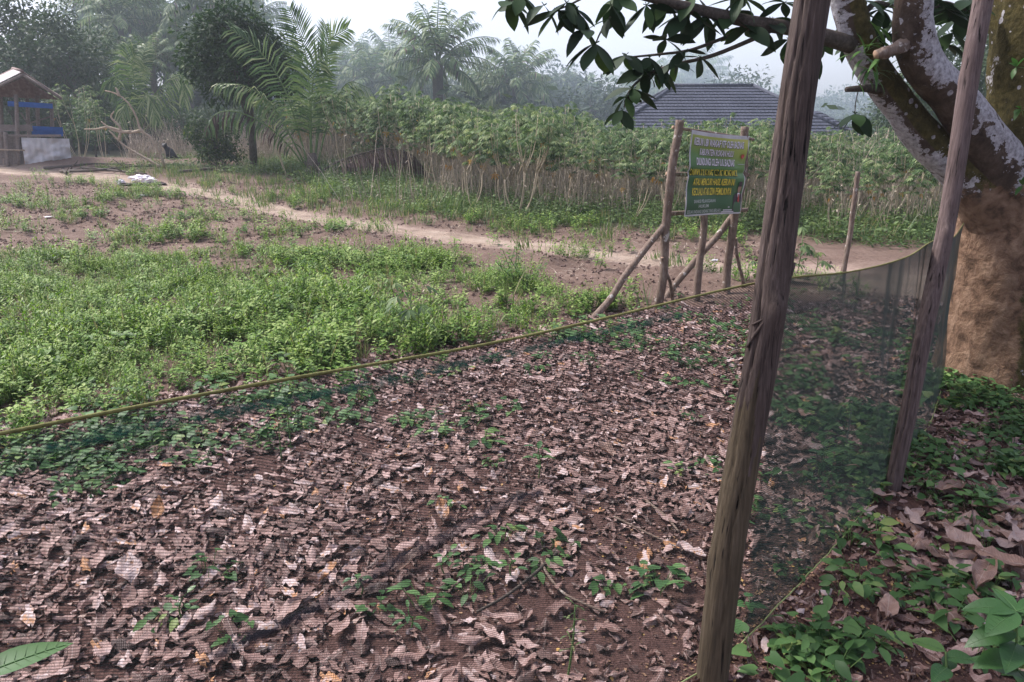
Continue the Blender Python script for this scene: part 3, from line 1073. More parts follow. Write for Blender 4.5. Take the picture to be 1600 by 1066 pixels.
# ================================================================== WOODEN POSTS OF THE NET FENCE
def post_mesh(name, p0, p1, r0, r1, rings, sides, mats, wob, knots, groove, seed, bark_t=0.0, cracks=()):
    me = MB()
    p0, p1 = Vector(p0), Vector(p1)
    pts, rad = [], []
    for i in range(rings):
        t = i / (rings - 1)
        p = p0.lerp(p1, t)
        p += Vector((wob * (float(vn(t * 4 + seed, 1.5, 1)) - 0.5), wob * (float(vn(t * 4 + seed, 7.5, 2)) - 0.5), 0))
        pts.append(p)
        rad.append(r0 + (r1 - r0) * t)

    def jit(i, k):
        t = i / (rings - 1)
        a = 2 * PI * k / sides
        s_ = 1 + groove * (float(vn(k * 1.3 + seed * 3, t * 3.0 + seed, 3)) - 0.5) * 0.7 + groove * 0.7 * (float(vn(k * 2.9, t * 7, 4)) - 0.5)
        s_ += 0.05 * (float(vn(t * 6 + seed, 0.3 + math.cos(a), 5)) - 0.5)
        for (kt, ka, amp, w) in knots:
            da = (a - ka + PI) % (2 * PI) - PI
            s_ += amp * math.exp(-((t - kt) / w) ** 2 - (da / 0.5) ** 2)
        for (t0, t1, ca, dep) in cracks:
            ca2 = ca + 0.12 * math.sin(t * 40 + ca)
            da = (a - ca2 + PI) % (2 * PI) - PI
            if t0 < t < t1:
                s_ -= dep * math.exp(-(da / 0.055) ** 2) * math.sin(PI * (t - t0) / (t1 - t0)) ** 0.5
        return s_
    me.tube(pts, rad, sides, 0, 0.5, True, jit, len(mats) - 1)
    if bark_t:
        for i, f in enumerate(me.f):
            if len(f) == 4:
                zc = sum(me.v[j][2] for j in f) / 4
                t = (zc - p0.z) / (p1.z - p0.z)
                if t < bark_t + 0.16 * (float(vn((f[0] % sides) * 0.35, seed, 6)) - 0.5):
                    me.m[i] = 1
    return me.mesh(name, mats)


fence = thing('net_fence', 'dark green shade net fence strung between wooden posts and the tree', 'fence', (0.62, 1.86, 0))
P1a, P1b = Vector((0.585, 1.83, -0.15)), Vector((0.772, 2.0, 2.35))
pm1 = post_mesh('near_post', P1a, P1b, 0.047, 0.042, 220, 64, [M['post'], M['barkstrip'], M['cutwood']], 0.035,
                [(0.515, 3.2, 0.30, 0.018), (0.50, 0.4, 0.16, 0.03), (0.22, 5.0, 0.12, 0.02), (0.36, 0.6, -0.10, 0.012)], 0.05, 2, 0.385,
                [(0.30, 0.95, 4.3, 0.28), (0.1, 0.5, 3.5, 0.2), (0.42, 0.74, 5.4, 0.2), (0.15, 0.42, 5.9, 0.35), (0.55, 0.98, 3.7, 0.16)])
post1 = part('post', pm1, fence, 'thick weathered grey post nearest the camera with a knot')
P2a, P2b = Vector((1.76, 3.09, -0.1)), Vector((1.945, 3.31, 2.6))
pm2 = post_mesh('second_post', P2a, P2b, 0.034, 0.039, 200, 48, [M['post2'], M['post2'], M['cutwood']], 0.05,
                [(0.47, 3.6, 0.3, 0.012), (0.43, 0.2, 0.25, 0.01), (0.30, 4.4, 0.25, 0.012), (0.3, 1.0, 0.2, 0.01), (0.7, 5, .12, .01)], 0.045, 5, 0,
                [(0.02, 0.33, 4.2, 0.4), (0.02, 0.28, 5.0, 0.35), (0.05, 0.3, 3.6, 0.25), (0.3, 0.5, 4.7, 0.2)])
part('post', pm2, fence, 'thinner pinkish grey post standing farther back')
# vine strand winding over the knot of the near post
mb = MB()
ax = (P1b - P1a).normalized()
for (t0, t1, a0, a1, r) in ((0.565, 0.475, -0.5, -2.75, 0.0045), (0.52, 0.50, -1.2, -2.6, 0.003)):
    pts = []
    for i in range(20):
        s_ = i / 19
        t = t0 + (t1 - t0) * s_
        a = a0 + (a1 - a0) * s_
        p = P1a.lerp(P1b, t)
        pts.append(p + Vector((math.cos(a), math.sin(a), 0)) * 0.049)
    mb.tube(pts, r, 6)
part('vine', mb.mesh('vine', M['post']), fence, 'dry vine strand wound round the knot of the near post')

# ---- the net itself
NTOP = [(-4.2, -1.6, 1.17), (-2.2, -0.16, 1.17), (-0.69, 0.93, 1.2), (0.0, 1.43, 1.19), (0.66, 1.945, 1.2), (1.2, 2.56, 1.115), (1.58, 2.94, 1.10), (1.88, 3.30, 1.11), (2.3, 3.85, 1.05), (2.70, 4.44, 1.05)]
NBOT = [(-4.2, -1.5), (-2.2, -0.08), (-0.69, 1.0), (0.0, 1.5), (0.64, 1.93), (1.16, 2.46), (1.5, 2.84), (1.80, 3.19), (2.3, 3.8), (2.72, 4.42)]
NN = 300
tp = smooth_path(NTOP, NN)
bp_ = smooth_path([(x, y, 0) for x, y in NBOT], NN)
bp_ = [Vector((p.x, p.y, gz1(p.x, p.y) + 0.012)) for p in bp_]
ulen = [0]
for i in range(1, NN):
    ulen.append(ulen[-1] + (tp[i].xy - tp[i - 1].xy).length)


def net_pt(i, t):
    p = tp[i].lerp(bp_[i], t)
    nrm = Vector((-(tp[min(i + 1, NN - 1)].y - tp[max(i - 1, 0)].y), tp[min(i + 1, NN - 1)].x - tp[max(i - 1, 0)].x, 0)).normalized()
    wv = 0.05 * (float(fbm(i * 0.07, t * 2.1, 3)) - 0.5) * math.sin(PI * t) * 2
    near1 = min((p.xy - Vector((0.65, 1.94)).xy).length, (p.xy - Vector((1.84, 3.25)).xy).length)
    wv *= ss(0.02, 0.3, near1)
    return p + nrm * float(wv)


m, nt, out = mat('shade_net')
uv = nt.nodes.new('ShaderNodeUVMap')
sep = nt.nodes.new('ShaderNodeSeparateXYZ')
wob = noise_node(nt, 3.0, 2, 0.5, uv.outputs[0])
nt.links.new(uv.outputs[0], sep.inputs[0])
uu, vv = sep.outputs[0], sep.outputs[1]
# slanting knit lines and finer cross threads
l1 = math_node(nt, 'ADD', math_node(nt, 'ADD', vv, math_node(nt, 'MULTIPLY', uu, 0.42)), math_node(nt, 'MULTIPLY', wob, 0.05))
fr1 = math_node(nt, 'FRACT', math_node(nt, 'DIVIDE', l1, 0.0058))
t1_ = math_node(nt, 'LESS_THAN', fr1, 0.42)
l2 = math_node(nt, 'ADD', math_node(nt, 'SUBTRACT', uu, math_node(nt, 'MULTIPLY', vv, 0.25)), math_node(nt, 'MULTIPLY', wob, 0.05))
fr2 = math_node(nt, 'FRACT', math_node(nt, 'DIVIDE', l2, 0.0066))
t2_ = math_node(nt, 'MULTIPLY', math_node(nt, 'LESS_THAN', fr2, 0.2), 0.27)
al = math_node(nt, 'MAXIMUM', math_node(nt, 'MULTIPLY', t1_, 0.58), t2_)
al = math_node(nt, 'MAXIMUM', al, 0.05)
dens = attr(nt, 'dense')
al = math_node(nt, 'ADD', al, math_node(nt, 'MULTIPLY', dens, 0.95), True)
b = bsdf(nt, None, (0.036, 0.055, 0.048), 0.6, 0.25)
tr = nt.nodes.new('ShaderNodeBsdfTransparent')
mx = nt.nodes.new('ShaderNodeMixShader')
nt.links.new(al, mx.inputs[0])
nt.links.new(tr.outputs[0], mx.inputs[1])
nt.links.new(b.outputs[0], mx.inputs[2])
nt.links.new(mx.outputs[0], out.inputs['Surface'])
M['net'] = m


def net_strip(name, rows, dense_fn, mt):
    """rows: list of lists of (point, u, v)"""
    vs, uvs, dn = [], [], []
    for r_ in rows:
        for (p, u_, v_) in r_:
            vs.append(tuple(p))
            uvs.append((u_, v_))
            dn.append(dense_fn(p, u_, v_))
    w_ = len(rows[0])
    fs = [(i * w_ + k, (i + 1) * w_ + k, (i + 1) * w_ + k + 1, i * w_ + k + 1) for i in range(len(rows) - 1) for k in range(w_ - 1)]
    me = bpy.data.meshes.new(name)
    me.from_pydata(vs, [], fs)
    me.polygons.foreach_set('use_smooth', [True] * len(fs))
    ul = me.uv_layers.new(name='UVMap')
    for lp in me.loops:
        ul.data[lp.index].uv = uvs[lp.vertex_index]
    a = me.attributes.new('dense', 'FLOAT', 'POINT')
    a.data.foreach_set('value', dn)
    me.materials.append(mt)
    return me


def net_dense(p, u_, v_):
    t = 1 - v_
    d = 0.0
    if p.x > 0.75:
        d = 0.42 + 0.5 * max(0, float(fbm(u_ * 2.2, v_ * 3, 2)) - 0.42)
        d += 0.4 * max(0, float(vn(u_ * 3.2 + 0.7 * v_, 0.5, 4)) - 0.6)
    if p.x > 1.1:
        d += 0.9 * max(0, float(vn(u_ * 26 + 4 * v_, 0.5, 5)) - 0.55) * (v_ > 0.55) + 0.22 * min(1, (p.x - 1.1) / 0.5) * max(0, (v_ - 0.75) / 0.45)
    if p.x > 1.9:
        d += 0.18
    return max(0, min(1, d))


rows = []
for i in range(NN):
    rows.append([(net_pt(i, k / 23), ulen[i], (1 - k / 23) * 1.2) for k in range(24)])
part('net', net_strip('net', rows, net_dense, M['net']), fence)
mb = MB()
mb.tube([p + Vector((0, 0, 0.002)) for p in tp], 0.0031, 8, 0, 0.5, True, lambda i, k: 1 + 0.25 * (float(vn(i * 1.7, k, 3)) - 0.5))
part('hem_rope', mb.mesh('hem_rope', M['rope']), fence, 'olive yellow rope along the top edge')
mb = MB()
mb.tube([p + Vector((0, -0.01, 0.004 + 0.012 * float(vn(i * 0.6, 2, 2)))) for i, p in enumerate(bp_)], 0.0028, 6)
part('bottom_cord', mb.mesh('bottom_cord', M['cord']), fence, 'thin pale green cord along the bottom edge')


def net_hit(px, py):
    d = Vector(ray(px, py))
    a_, b_ = Vector((-0.69, 0.95)), Vector((0.66, 1.945))
    n_ = Vector((-(b_ - a_).y, (b_ - a_).x))
    t = n_.dot(a_) / n_.dot(Vector((d.x, d.y)))
    return Vector((d.x * t, d.y * t, CAM_H + d.z * t)), Vector((n_.x, n_.y, 0)).normalized()


m, nt, out = mat('folded_net')
nz = noise_node(nt, 60, 4, 0.7, coords(nt))
f_ = ramp(nt, [(0.3, (0.4, 0.4, 0.4)), (0.65, (0.8, 0.8, 0.8))])
nt.links.new(nz, f_.inputs[0])
al = math_node(nt, 'MULTIPLY', f_.outputs[0], attr(nt, 'dense'))
b = bsdf(nt, None, (0.045, 0.04, 0.045), 0.7, 0.2)
tr = nt.nodes.new('ShaderNodeBsdfTransparent')
mx = nt.nodes.new('ShaderNodeMixShader')
nt.links.new(al, mx.inputs[0])
nt.links.new(tr.outputs[0], mx.inputs[1])
nt.links.new(b.outputs[0], mx.inputs[2])
nt.links.new(mx.outputs[0], out.inputs['Surface'])
M['fold'] = m
m, nt, out = mat('teal_band')
nz = noise_node(nt, 45, 4, 0.7, coords(nt))
f_ = ramp(nt, [(0.36, (0, 0, 0)), (0.56, (1, 1, 1))])
nt.links.new(nz, f_.inputs[0])
b = bsdf(nt, None, (0.02, 0.14, 0.095), 0.5, 0.3)
tr = nt.nodes.new('ShaderNodeBsdfTransparent')
mx = nt.nodes.new('ShaderNodeMixShader')
nt.links.new(math_node(nt, 'MULTIPLY', math_node(nt, 'MULTIPLY', f_.outputs[0], 0.85), attr(nt, 'dense')), mx.inputs[0])
nt.links.new(tr.outputs[0], mx.inputs[1])
nt.links.new(b.outputs[0], mx.inputs[2])
nt.links.new(mx.outputs[0], out.inputs['Surface'])
M['teal'] = m


def strip_from_px(name, px, w0, w1, mt, bulge):
    hp = [net_hit(*q)[0] for q in px]
    nrm = net_hit(*px[0])[1]
    P = smooth_path(hp, 60)
    rows = []
    for i, p in enumerate(P):
        w_ = (w0 + (w1 - w0) * i / 59) * (0.7 + 0.6 * float(vn(i * 0.25, 2, 3)))
        e_ = math.sin(PI * i / 59) ** 0.5
        rows.append([(p + Vector((0, 0, s_ * w_)) - nrm * (bulge * (1 - s_ * s_) + 0.012), 0, 1 - abs(s_) ** 6 if e_ > 0 else 0) for s_ in (-1, -0.85, -0.3, 0.3, 0.85, 1)])
    n_ = len(rows)
    return net_strip(name, rows, lambda p, u_, v_: v_, mt)


part('net_fold', strip_from_px('net_fold', [(300, 1035), (400, 985), (490, 945), (600, 882), (690, 835), (770, 790), (840, 765)], 0.017, 0.013, M['fold'], 0.012), fence, 'dark doubled fold running diagonally across the net')
part('teal_band', strip_from_px('teal_band', [(60, 700), (180, 672), (400, 632), (560, 601), (760, 558), (960, 512), (1060, 492)], 0.012, 0.010, M['teal'], 0.002), fence, 'teal green strip woven just below the hem')

# thin stake on the far side of the net
s0, s1 = on_ground(1314, 447), None
s1 = at_y(1343, 268, s0.y + 0.05)
single('stake', post_mesh('stake', s0 - Vector((0, 0, 0.1)), s1, 0.030, 0.024, 60, 14, [M['pole'], M['cutwood']], 0.05, [(0.4, 1, .3, .02), (.7, 4, .3, .02)], .06, 8),
       'thin dark upright stake between the near post and the second post', 'stake')

# ================================================================== NOTICE BOARD
sl, sr, smid = on_ground(1030, 480), on_ground(1133, 457), on_ground(1089, 470)
sign = thing('notice_board', 'green and yellow printed notice banner on a rough pole frame beside the path', 'sign', sl)


def pole(p, q, r, name='pole', lab=None, seed=1, wob=0.06, mats=None, par=None):
    p, q = Vector(p), Vector(q)
    return part(name, post_mesh(name, p, q, r, r * 0.9, 50, 14, mats or [M['pole'], M['cutwood']], wob, [(U(.2, .8), U(0, 6), .25, .02), (U(.2, .8), U(0, 6), .25, .02)], .05, seed), sign, lab)


YL, YR = sl.y + 0.02, sr.y
TL = at_y(1057, 188, YL)
TR_ = at_y(1164, 198, YR)
pole(sl - Vector((0, 0, .15)), TL, 0.042, 'post', 'left upright pole', 3, .08)
pole(sr - Vector((0, 0, .15)), TR_, 0.042, 'post', 'right upright pole', 4, .10)
pole(smid - Vector((0, 0, .15)), at_y(1105, 214, smid.y + .08), 0.036, 'post', 'middle pole behind the banner', 5, .06)
pole(on_ground(922, 497) - Vector((0.04, 0.02, .08)), at_y(1042, 345, YL), 0.032, 'brace', 'left slanting brace', 6, .07)
pole(on_ground(1038, 464) - Vector((0.04, 0.0, .05)), at_y(1146, 338, YR), 0.034, 'brace', 'right slanting brace', 7, .07)
pole(on_ground(1054, 475) - Vector((0, 0, .05)), at_y(1038, 402, YL - .05), 0.016, 'prop', None, 8, .05)
pole(on_ground(1162, 447) - Vector((0, 0, .05)), at_y(1150, 372, YR + .1), 0.018, 'prop', None, 9, .05)


def rail(pxl, pxr, r, seed):
    a_, b_ = at_y(pxl[0], pxl[1], YL + .02), at_y(pxr[0], pxr[1], YR + .03)
    pole(a_, b_, r, 'rail', None, seed, .03)


rail((1052, 199), (1178, 218), 0.015, 11)
rail((1044, 272), (1170, 274), 0.021, 12)
rail((1042, 334), (1166, 328), 0.021, 13)

# banner: bilinear patch between its four corners, slightly wavy, in front of the rails
off = Vector((sr.y - sl.y, -(sr.x - sl.x), 0)).normalized() * 0.05


def ydepth(px):
    return YL + (YR - YL) * (px - 1057) / (1164 - 1057)


BC = {k: at_y(px, py, ydepth(px)) + off for k, (px, py) in dict(tl=(1074, 203), tr=(1169, 213), br=(1154, 333), bl=(1062, 338)).items()}


def ban(u, v, lift=0.0):
    """u 0..1 left to right, v 0..1 bottom to top"""
    p = BC['bl'].lerp(BC['br'], u).lerp(BC['tl'].lerp(BC['tr'], u), v)
    w_ = 0.012 * math.sin(u * 9 + v * 3) * math.sin(PI * u) + 0.010 * math.sin(v * 14 + u * 2) * math.sin(PI * v)
    w_ += 0.018 * math.exp(-((v - 0.52) / 0.03) ** 2) * -1
    w_ += 0.03 * max(0, u - 0.93) / 0.07 * -1
    n_ = off.normalized()
    sag = Vector((0, 0, -0.012 * math.sin(PI * u) * (1 if v > 0.5 else -0.4) * abs(v - 0.5) * 2))
    return p + n_ * (w_ + lift) + sag


mb = MB()
NB = 40
for i in range(NB + 1):
    for k in range(NB + 1):
        mb.v.append(tuple(ban(i / NB, k / NB)))
for i in range(NB):
    for k in range(NB):
        o_ = i * (NB + 1) + k
        mb.f.append((o_, o_ + NB + 1, o_ + NB + 2, o_ + 1))
        mb.m.append(0)
        mb.t.append(0.5)
bme = mb.mesh('banner', [])
ul = bme.uv_layers.new(name='UVMap')
for lp in bme.loops:
    vi = lp.vertex_index
    ul.data[lp.index].uv = ((vi // (NB + 1)) / NB, (vi % (NB + 1)) / NB)
m, nt, out = mat('printed_banner')
uv = nt.nodes.new('ShaderNodeUVMap')
sep = nt.nodes.new('ShaderNodeSeparateXYZ')
nt.links.new(uv.outputs[0], sep.inputs[0])
g_ = math_node(nt, 'ADD', sep.outputs[1], math_node(nt, 'MULTIPLY', math_node(nt, 'SUBTRACT', sep.outputs[0], 0.5), 0.18))
rp = ramp(nt, [(0.0, (0.018, 0.07, 0.022)), (0.45, (0.03, 0.115, 0.03)), (0.66, (0.09, 0.2, 0.04)), (0.85, (0.27, 0.33, 0.05)), (1.0, (0.42, 0.42, 0.08))])
nt.links.new(g_, rp.inputs[0])
# white unprinted margins
mg = math_node(nt, 'MAXIMUM', math_node(nt, 'GREATER_THAN', sep.outputs[1], 0.955), math_node(nt, 'LESS_THAN', sep.outputs[1], 0.02))
mg = math_node(nt, 'MAXIMUM', mg, math_node(nt, 'GREATER_THAN', sep.outputs[0], 0.955))
mg = math_node(nt, 'MAXIMUM', mg, math_node(nt, 'LESS_THAN', sep.outputs[0], 0.018))
dirt = noise_node(nt, 9, 4, 0.6, uv.outputs[0])
rw = ramp(nt, [(0.3, (0.36, 0.35, 0.37)), (0.7, (0.55, 0.54, 0.57))])
nt.links.new(dirt, rw.inputs[0])
bsdf(nt, out, mixc(nt, mg, rp.outputs[0], rw.outputs[0]), 0.45, 0.4)
bme.materials.append(m)
banner = part('banner', bme, sign)
M['ink_white'] = plain('ink_white', (0.66, 0.63, 0.68), 0.5)
M['ink_yellow'] = plain('ink_yellow', (0.68, 0.57, 0.07), 0.5)
M['ink_dark'] = plain('ink_dark', (0.03, 0.045, 0.03), 0.5)
M['ink_grey'] = plain('ink_grey', (0.36, 0.4, 0.37), 0.5)
M['ink_red'] = plain('ink_red', (0.4, 0.05, 0.04), 0.5)
M['ink_suit'] = plain('ink_suit', (0.035, 0.022, 0.03), 0.5)
M['ink_skin'] = plain('ink_skin', (0.28, 0.18, 0.13), 0.5)


def text_mesh(s):
    cu = bpy.data.curves.new('line', 'FONT')
    cu.body = s
    cu.resolution_u = 2
    cu.offset = 0.022
    o = bpy.data.objects.new('line', cu)
    COL.objects.link(o)
    bpy.context.view_layer.update()
    dg = bpy.context.evaluated_depsgraph_get()
    me = bpy.data.meshes.new_from_object(o.evaluated_get(dg))
    bpy.data.objects.remove(o)
    return me


def print_text(s, u0, u1, v0, v1, mt, shadow=True):
    me = text_mesh(s)
    co = np.array([tuple(v.co) for v in me.vertices])
    mn, mxx = co.min(0), co.max(0)
    fr = (co - mn) / np.maximum(mxx - mn, 1e-6)
    for (dx, dy, lift, mt2, nm) in (((0.010, -0.007, 0.003, M['ink_dark'], 'text_shadow'),) if shadow else ()) + ((0, 0, 0.006, mt, 'text_line'),):
        m2 = me.copy()
        for v, f_ in zip(m2.vertices, fr):
            v.co = ban(u0 + (u1 - u0) * f_[0] + dx, v0 + (v1 - v0) * f_[1] + dy, lift)
        m2.materials.clear()
        m2.materials.append(mt2)
        part(nm, m2, banner, 'printed line reading ' + s if nm == 'text_line' else None)


print_text('KEBUN UBI WAKAF ITF OLEH BAZNAS', 0.05, 0.86, 0.835, 0.925, M['ink_white'])
print_text('KABUPATEN ROKAN HULU', 0.16, 0.69, 0.725, 0.805, M['ink_white'])
print_text('DILINDUNGI OLEH UU.BAZNAS', 0.11, 0.73, 0.605, 0.695, M['ink_white'])
print_text('BAHWA DILARANG KERAS MENGAMBIL', 0.02, 0.80, 0.485, 0.560, M['ink_yellow'])
print_text('ATAU MENCURI HASIL KEBUN INI', 0.09, 0.75, 0.365, 0.450, M['ink_yellow'])
print_text('KECUALI ATAS IZIN PEMILIKNYA', 0.09, 0.73, 0.245, 0.335, M['ink_yellow'])
print_text('SANKSI PELANGGARAN', 0.12, 0.50, 0.155, 0.195, M['ink_grey'], False)
print_text('HUKUM', 0.20, 0.38, 0.095, 0.135, M['ink_grey'], False)
print_text('SESUAI UNDANG UNDANG YANG BERLAKU', 0.03, 0.60, 0.03, 0.072, M['ink_grey'], False)


def flat(poly, lift, mt, name, lab=None):
    mb = MB()
    mb.add([ban(u_, v_, lift) for u_, v_ in poly], [tuple(range(len(poly)))])
    return part(name, mb.mesh(name, mt), banner, lab)


def ell(cx, cy, rx, ry, n=18):
    return [(cx + rx * math.cos(2 * PI * k / n), cy + ry * math.sin(2 * PI * k / n)) for k in range(n)]


flat([(0.78, 0.02), (0.955, 0.02), (0.95, 0.20), (0.93, 0.25), (0.88, 0.275), (0.85, 0.275), (0.80, 0.25), (0.785, 0.2)], 0.004, M['ink_suit'], 'portrait', 'printed figure in dark suit, red tie and black cap')
flat([(0.845, 0.27), (0.89, 0.27), (0.873, 0.15)], 0.006, M['ink_white'], 'shirt_print')
flat([(0.862, 0.255), (0.878, 0.255), (0.888, 0.17), (0.873, 0.14), (0.856, 0.17)], 0.008, M['ink_red'], 'tie_print')
flat(ell(0.868, 0.325, 0.032, 0.052), 0.006, M['ink_skin'], 'face_print')
flat([(0.832, 0.352), (0.905, 0.352), (0.897, 0.415), (0.842, 0.415)], 0.008, M['ink_suit'], 'cap_print')
for (a_, b_, c_, d_) in ((0.63, 0.77, 0.047, 0.058), (0.61, 0.80, 0.025, 0.036), (0.70, 0.725, 0.085, 0.095)):
    flat([(a_, c_), (b_, c_), (b_, d_), (a_, d_)], 0.006, M['ink_white'], 'caption_bar')
flat([(0.87, 0.70), (0.90, 0.735), (0.885, 0.775), (0.868, 0.75), (0.852, 0.775), (0.838, 0.735)], 0.006, M['ink_red'], 'emblem', 'small red printed emblem')
flat([(0.80, 0.632), (0.93, 0.632), (0.93, 0.64), (0.80, 0.64)], 0.006, M['ink_grey'], 'caption_bar')

# ================================================================== CASSAVA FIELD
def palmate(mb, p, d, L, mi=0, tint=.5, lobes=6, droop=.5, up=(0, 0, 1)):
    d = Vector(d).normalized()
    base = frame(p, d, up)
    for k in range(lobes):
        a = (k - (lobes - 1) / 2) * (2.6 / lobes) * 1.15
        l = L * (1 - 0.28 * abs(k - (lobes - 1) / 2) / (lobes / 2)) * U(.85, 1.1)
        Mx = base @ Matrix.Rotation(a, 4, 'Z') @ Matrix.Rotation(-droop + U(-.25, .15), 4, 'X')
        mb.quadleaf(Mx, l, l * 0.21, .55, mi, max(0, min(1, tint + U(-.2, .2))), .12)


def cassava_proto(seed, H, leaves=14, nst=None):
    random.seed(seed)
    root = thing('cassava_plant', 'cassava plant', 'cassava', (0, 0, 0))
    fol = MB()
    ns = nst or random.choice((3, 4, 5))
    for s_ in range(ns):
        st = MB()
        a = U(0, 6.28)
        ln = U(.2, .75)
        h = H * U(.82, 1.0)
        mid = Vector((math.cos(a) * ln * .6 + G(0, .05), math.sin(a) * ln * .6 + G(0, .05), h * .46))
        pts = smooth_path([(G(0, .03), G(0, .03), -.05), mid * .5 + Vector((math.cos(a) * .08, math.sin(a) * .08, 0)), mid], 8)
        st.tube(pts, list(np.linspace(.0145, .011, 8)), 5)
        tips = []
        for b_ in range(random.choice((2, 2, 3))):
            a2 = a + U(-1.8, 1.8)
            e = mid + Vector((math.cos(a2) * U(.12, .35), math.sin(a2) * U(.12, .35), h * .54 * U(.62, 1)))
            bp2 = smooth_path([mid, mid.lerp(e, .5) + Vector((math.cos(a2) * .06, math.sin(a2) * .06, -.02)), e], 6)
            st.tube(bp2, list(np.linspace(.0105, .005, 6)), 5)
            tips.append((bp2, e))
        part('stem', st.mesh('stem', M['stem']), root, world=False)
        for bp2, e in tips:
            for k in range(leaves):
                t = random.random() ** .7
                q = bp2[2].lerp(e, .02 + .98 * t)
                aa = U(0, 6.28)
                pl = U(.12, .27)
                tip = q + Vector((math.cos(aa) * pl, math.sin(aa) * pl, U(-.04, .16)))
                fol.tube([q, q.lerp(tip, .5) + Vector((0, 0, .02)), tip], .0025, 3, 1, .5, False)
                palmate(fol, tip, (math.cos(aa), math.sin(aa), -.1), U(.12, .18), 0, U(.15, .95), 7, .38)
            if random.random() < .3:
                q = bp2[1].lerp(e, U(0, .6))
                aa = U(0, 6.28)
                tip = q + Vector((math.cos(aa) * .12, math.sin(aa) * .12, -.05))
                yel = MB()
                palmate(yel, tip, (math.cos(aa) * .3, math.sin(aa) * .3, -1), U(.12, .17), 0, U(0, 1), 5, .1, (math.cos(aa), math.sin(aa), .3))
                part('yellow_leaf', yel.mesh('yellow_leaf', M['yellow']), root, 'wilted yellow leaf hanging below the crown', world=False)
    part('foliage', fol.mesh('foliage', [M['cassava'], M['green_stem']]), root, world=False)
    return root


protos = [cassava_proto(100 + i, H) for i, H in enumerate((1.75, 1.85, 1.95, 1.9, 2.05, 1.8, 2.0))]
random.seed(11)
spots = []
for iy in range(0, 24):
    for ix in range(-20, 36):
        x = ix * 0.98 + U(-.35, .35)
        y = 9.5 + iy * 1.0 + U(-.35, .35)
        fy = float(front_y(x))
        if y < fy - .35 or y > fy + 12.5:
            continue
        px, py, dz = project(x, y, 1)
        if px < 470 or px > 1560:
            continue
        if px < 560 and y < 24:
            continue
        if 505 < px < 670 and y < 25.4 and y - fy < 5 and random.random() < .84:
            continue
        spots.append((y - fy, x, y))
spots.sort()
random.seed(12)
front, rest = [s_ for s_ in spots if s_[0] < 2.2], [s_ for s_ in spots if s_[0] >= 2.2]
if len(spots) > 300:
    rest = random.sample(rest, 300 - len(front))
used = set()
for lst, lab, grp in ((front, 'tall cassava plant with bare pale stems in the front row of the field', 'cassava plants in the front row'),
                      (rest, 'cassava plant with a green leafy top deeper inside the field', 'cassava plants deeper in the field')):
    for (dd, x, y) in lst:
        k = random.randrange(7)
        sc = U(.8, 1.12) * (1 + .16 * float(ss(2, -5, x))) * (1 + .018 * max(0, dd - 2)) * (1.06 - .10 * float(ss(600, 720, project(x, y, 1)[0])) - .13 * float(ss(900, 980, project(x, y, 1)[0])) - .10 * float(ss(1180, 1260, project(x, y, 1)[0])))
        loc = (x, y, gz1(x, y) - .02 + 0.35 * 0)
        rz = U(0, 6.28)
        if k not in used:
            used.add(k)
            r_ = protos[k]
            r_.location = loc
            r_.rotation_euler = (0, 0, rz)
            r_.scale = (sc,) * 3
            r_['label'] = lab
            r_['group'] = grp
        else:
            dup(protos[k], loc, rz, sc, lab, grp)

# ================================================================== PALMS
def frond_mesh(pts, ll, n=30, droop=.6, mi=0, rach=.02, dead=0.0, plane=(0, 0, 1), fold=.5, width=.035):
    """a feather palm frond along pts; leaflet length ll; droop mixes the leaflets towards hanging"""
    mb = MB()
    P = smooth_path(pts, 22)
    mb.tube(P, list(np.linspace(rach, rach * .2, 22)), 5, 1)
    tot = 21.0
    for k in range(n):
        t = .2 + .8 * (k + .5) / n
        i = t * tot
        a_ = int(min(i, 20))
        p = P[a_].lerp(P[a_ + 1], i - a_)
        d = (P[a_ + 1] - P[a_]).normalized()
        sd_ = d.cross(Vector(plane))
        if sd_.length < .05:
            sd_ = d.cross(Vector((1, 0, 0)))
        sd_.normalize()
        upv = sd_.cross(d)
        L_ = ll * (0.45 + 0.55 * math.sin(PI * min(1, (t - .1) * 1.0)) ** .8) * (1 if t < .9 else .75)
        for s_ in (-1, 1):
            dr = (sd_ * s_ * .9 + d * (.55 + .5 * t) + upv * fold * U(-.1, .5)).normalized()
            dr = (dr + Vector((0, 0, -1)) * droop * U(.5, 1.3)).normalized()
            e1 = p + dr * L_ * .5
            e2 = e1 + (dr + Vector((0, 0, -1)) * (droop * .9 + .12)).normalized() * L_ * .5 * U(.8, 1.1)
            w = dr.cross(upv + Vector((.01, .01, .01))).normalized() * width * .5
            mm = 2 if (dead and random.random() < dead) else 0
            mb.add([p - w * .4, p + w * .4, e1 + w, e1 - w, e2], [(0, 1, 2, 3), (3, 2, 4)], mm, U(.1, 1))
    return mb.mesh('frond', [M['palm'] if mi == 0 else M['deadpalm'], M['green_stem'] if mi == 0 else M['palm_trunk'], M['deadpalm']], False)


random.seed(31)
cb = on_ground(490, 279)
coco = thing('young_coconut_palm', 'young coconut palm with long arching fronds in front of the cassava', 'palm', cb)
mb = MB()
mb.tube([cb - Vector((0, 0, .1)), cb + Vector((0, 0, .12)), cb + Vector((0, 0, .35)), cb + Vector((0, 0, .7))], [.3, .24, .17, .1], 12, 0, .5, True, lambda i, k: 1 + .3 * (random.random() - .5))
part('trunk', mb.mesh('trunk', M['palm_trunk']), coco)
CY = cb.y


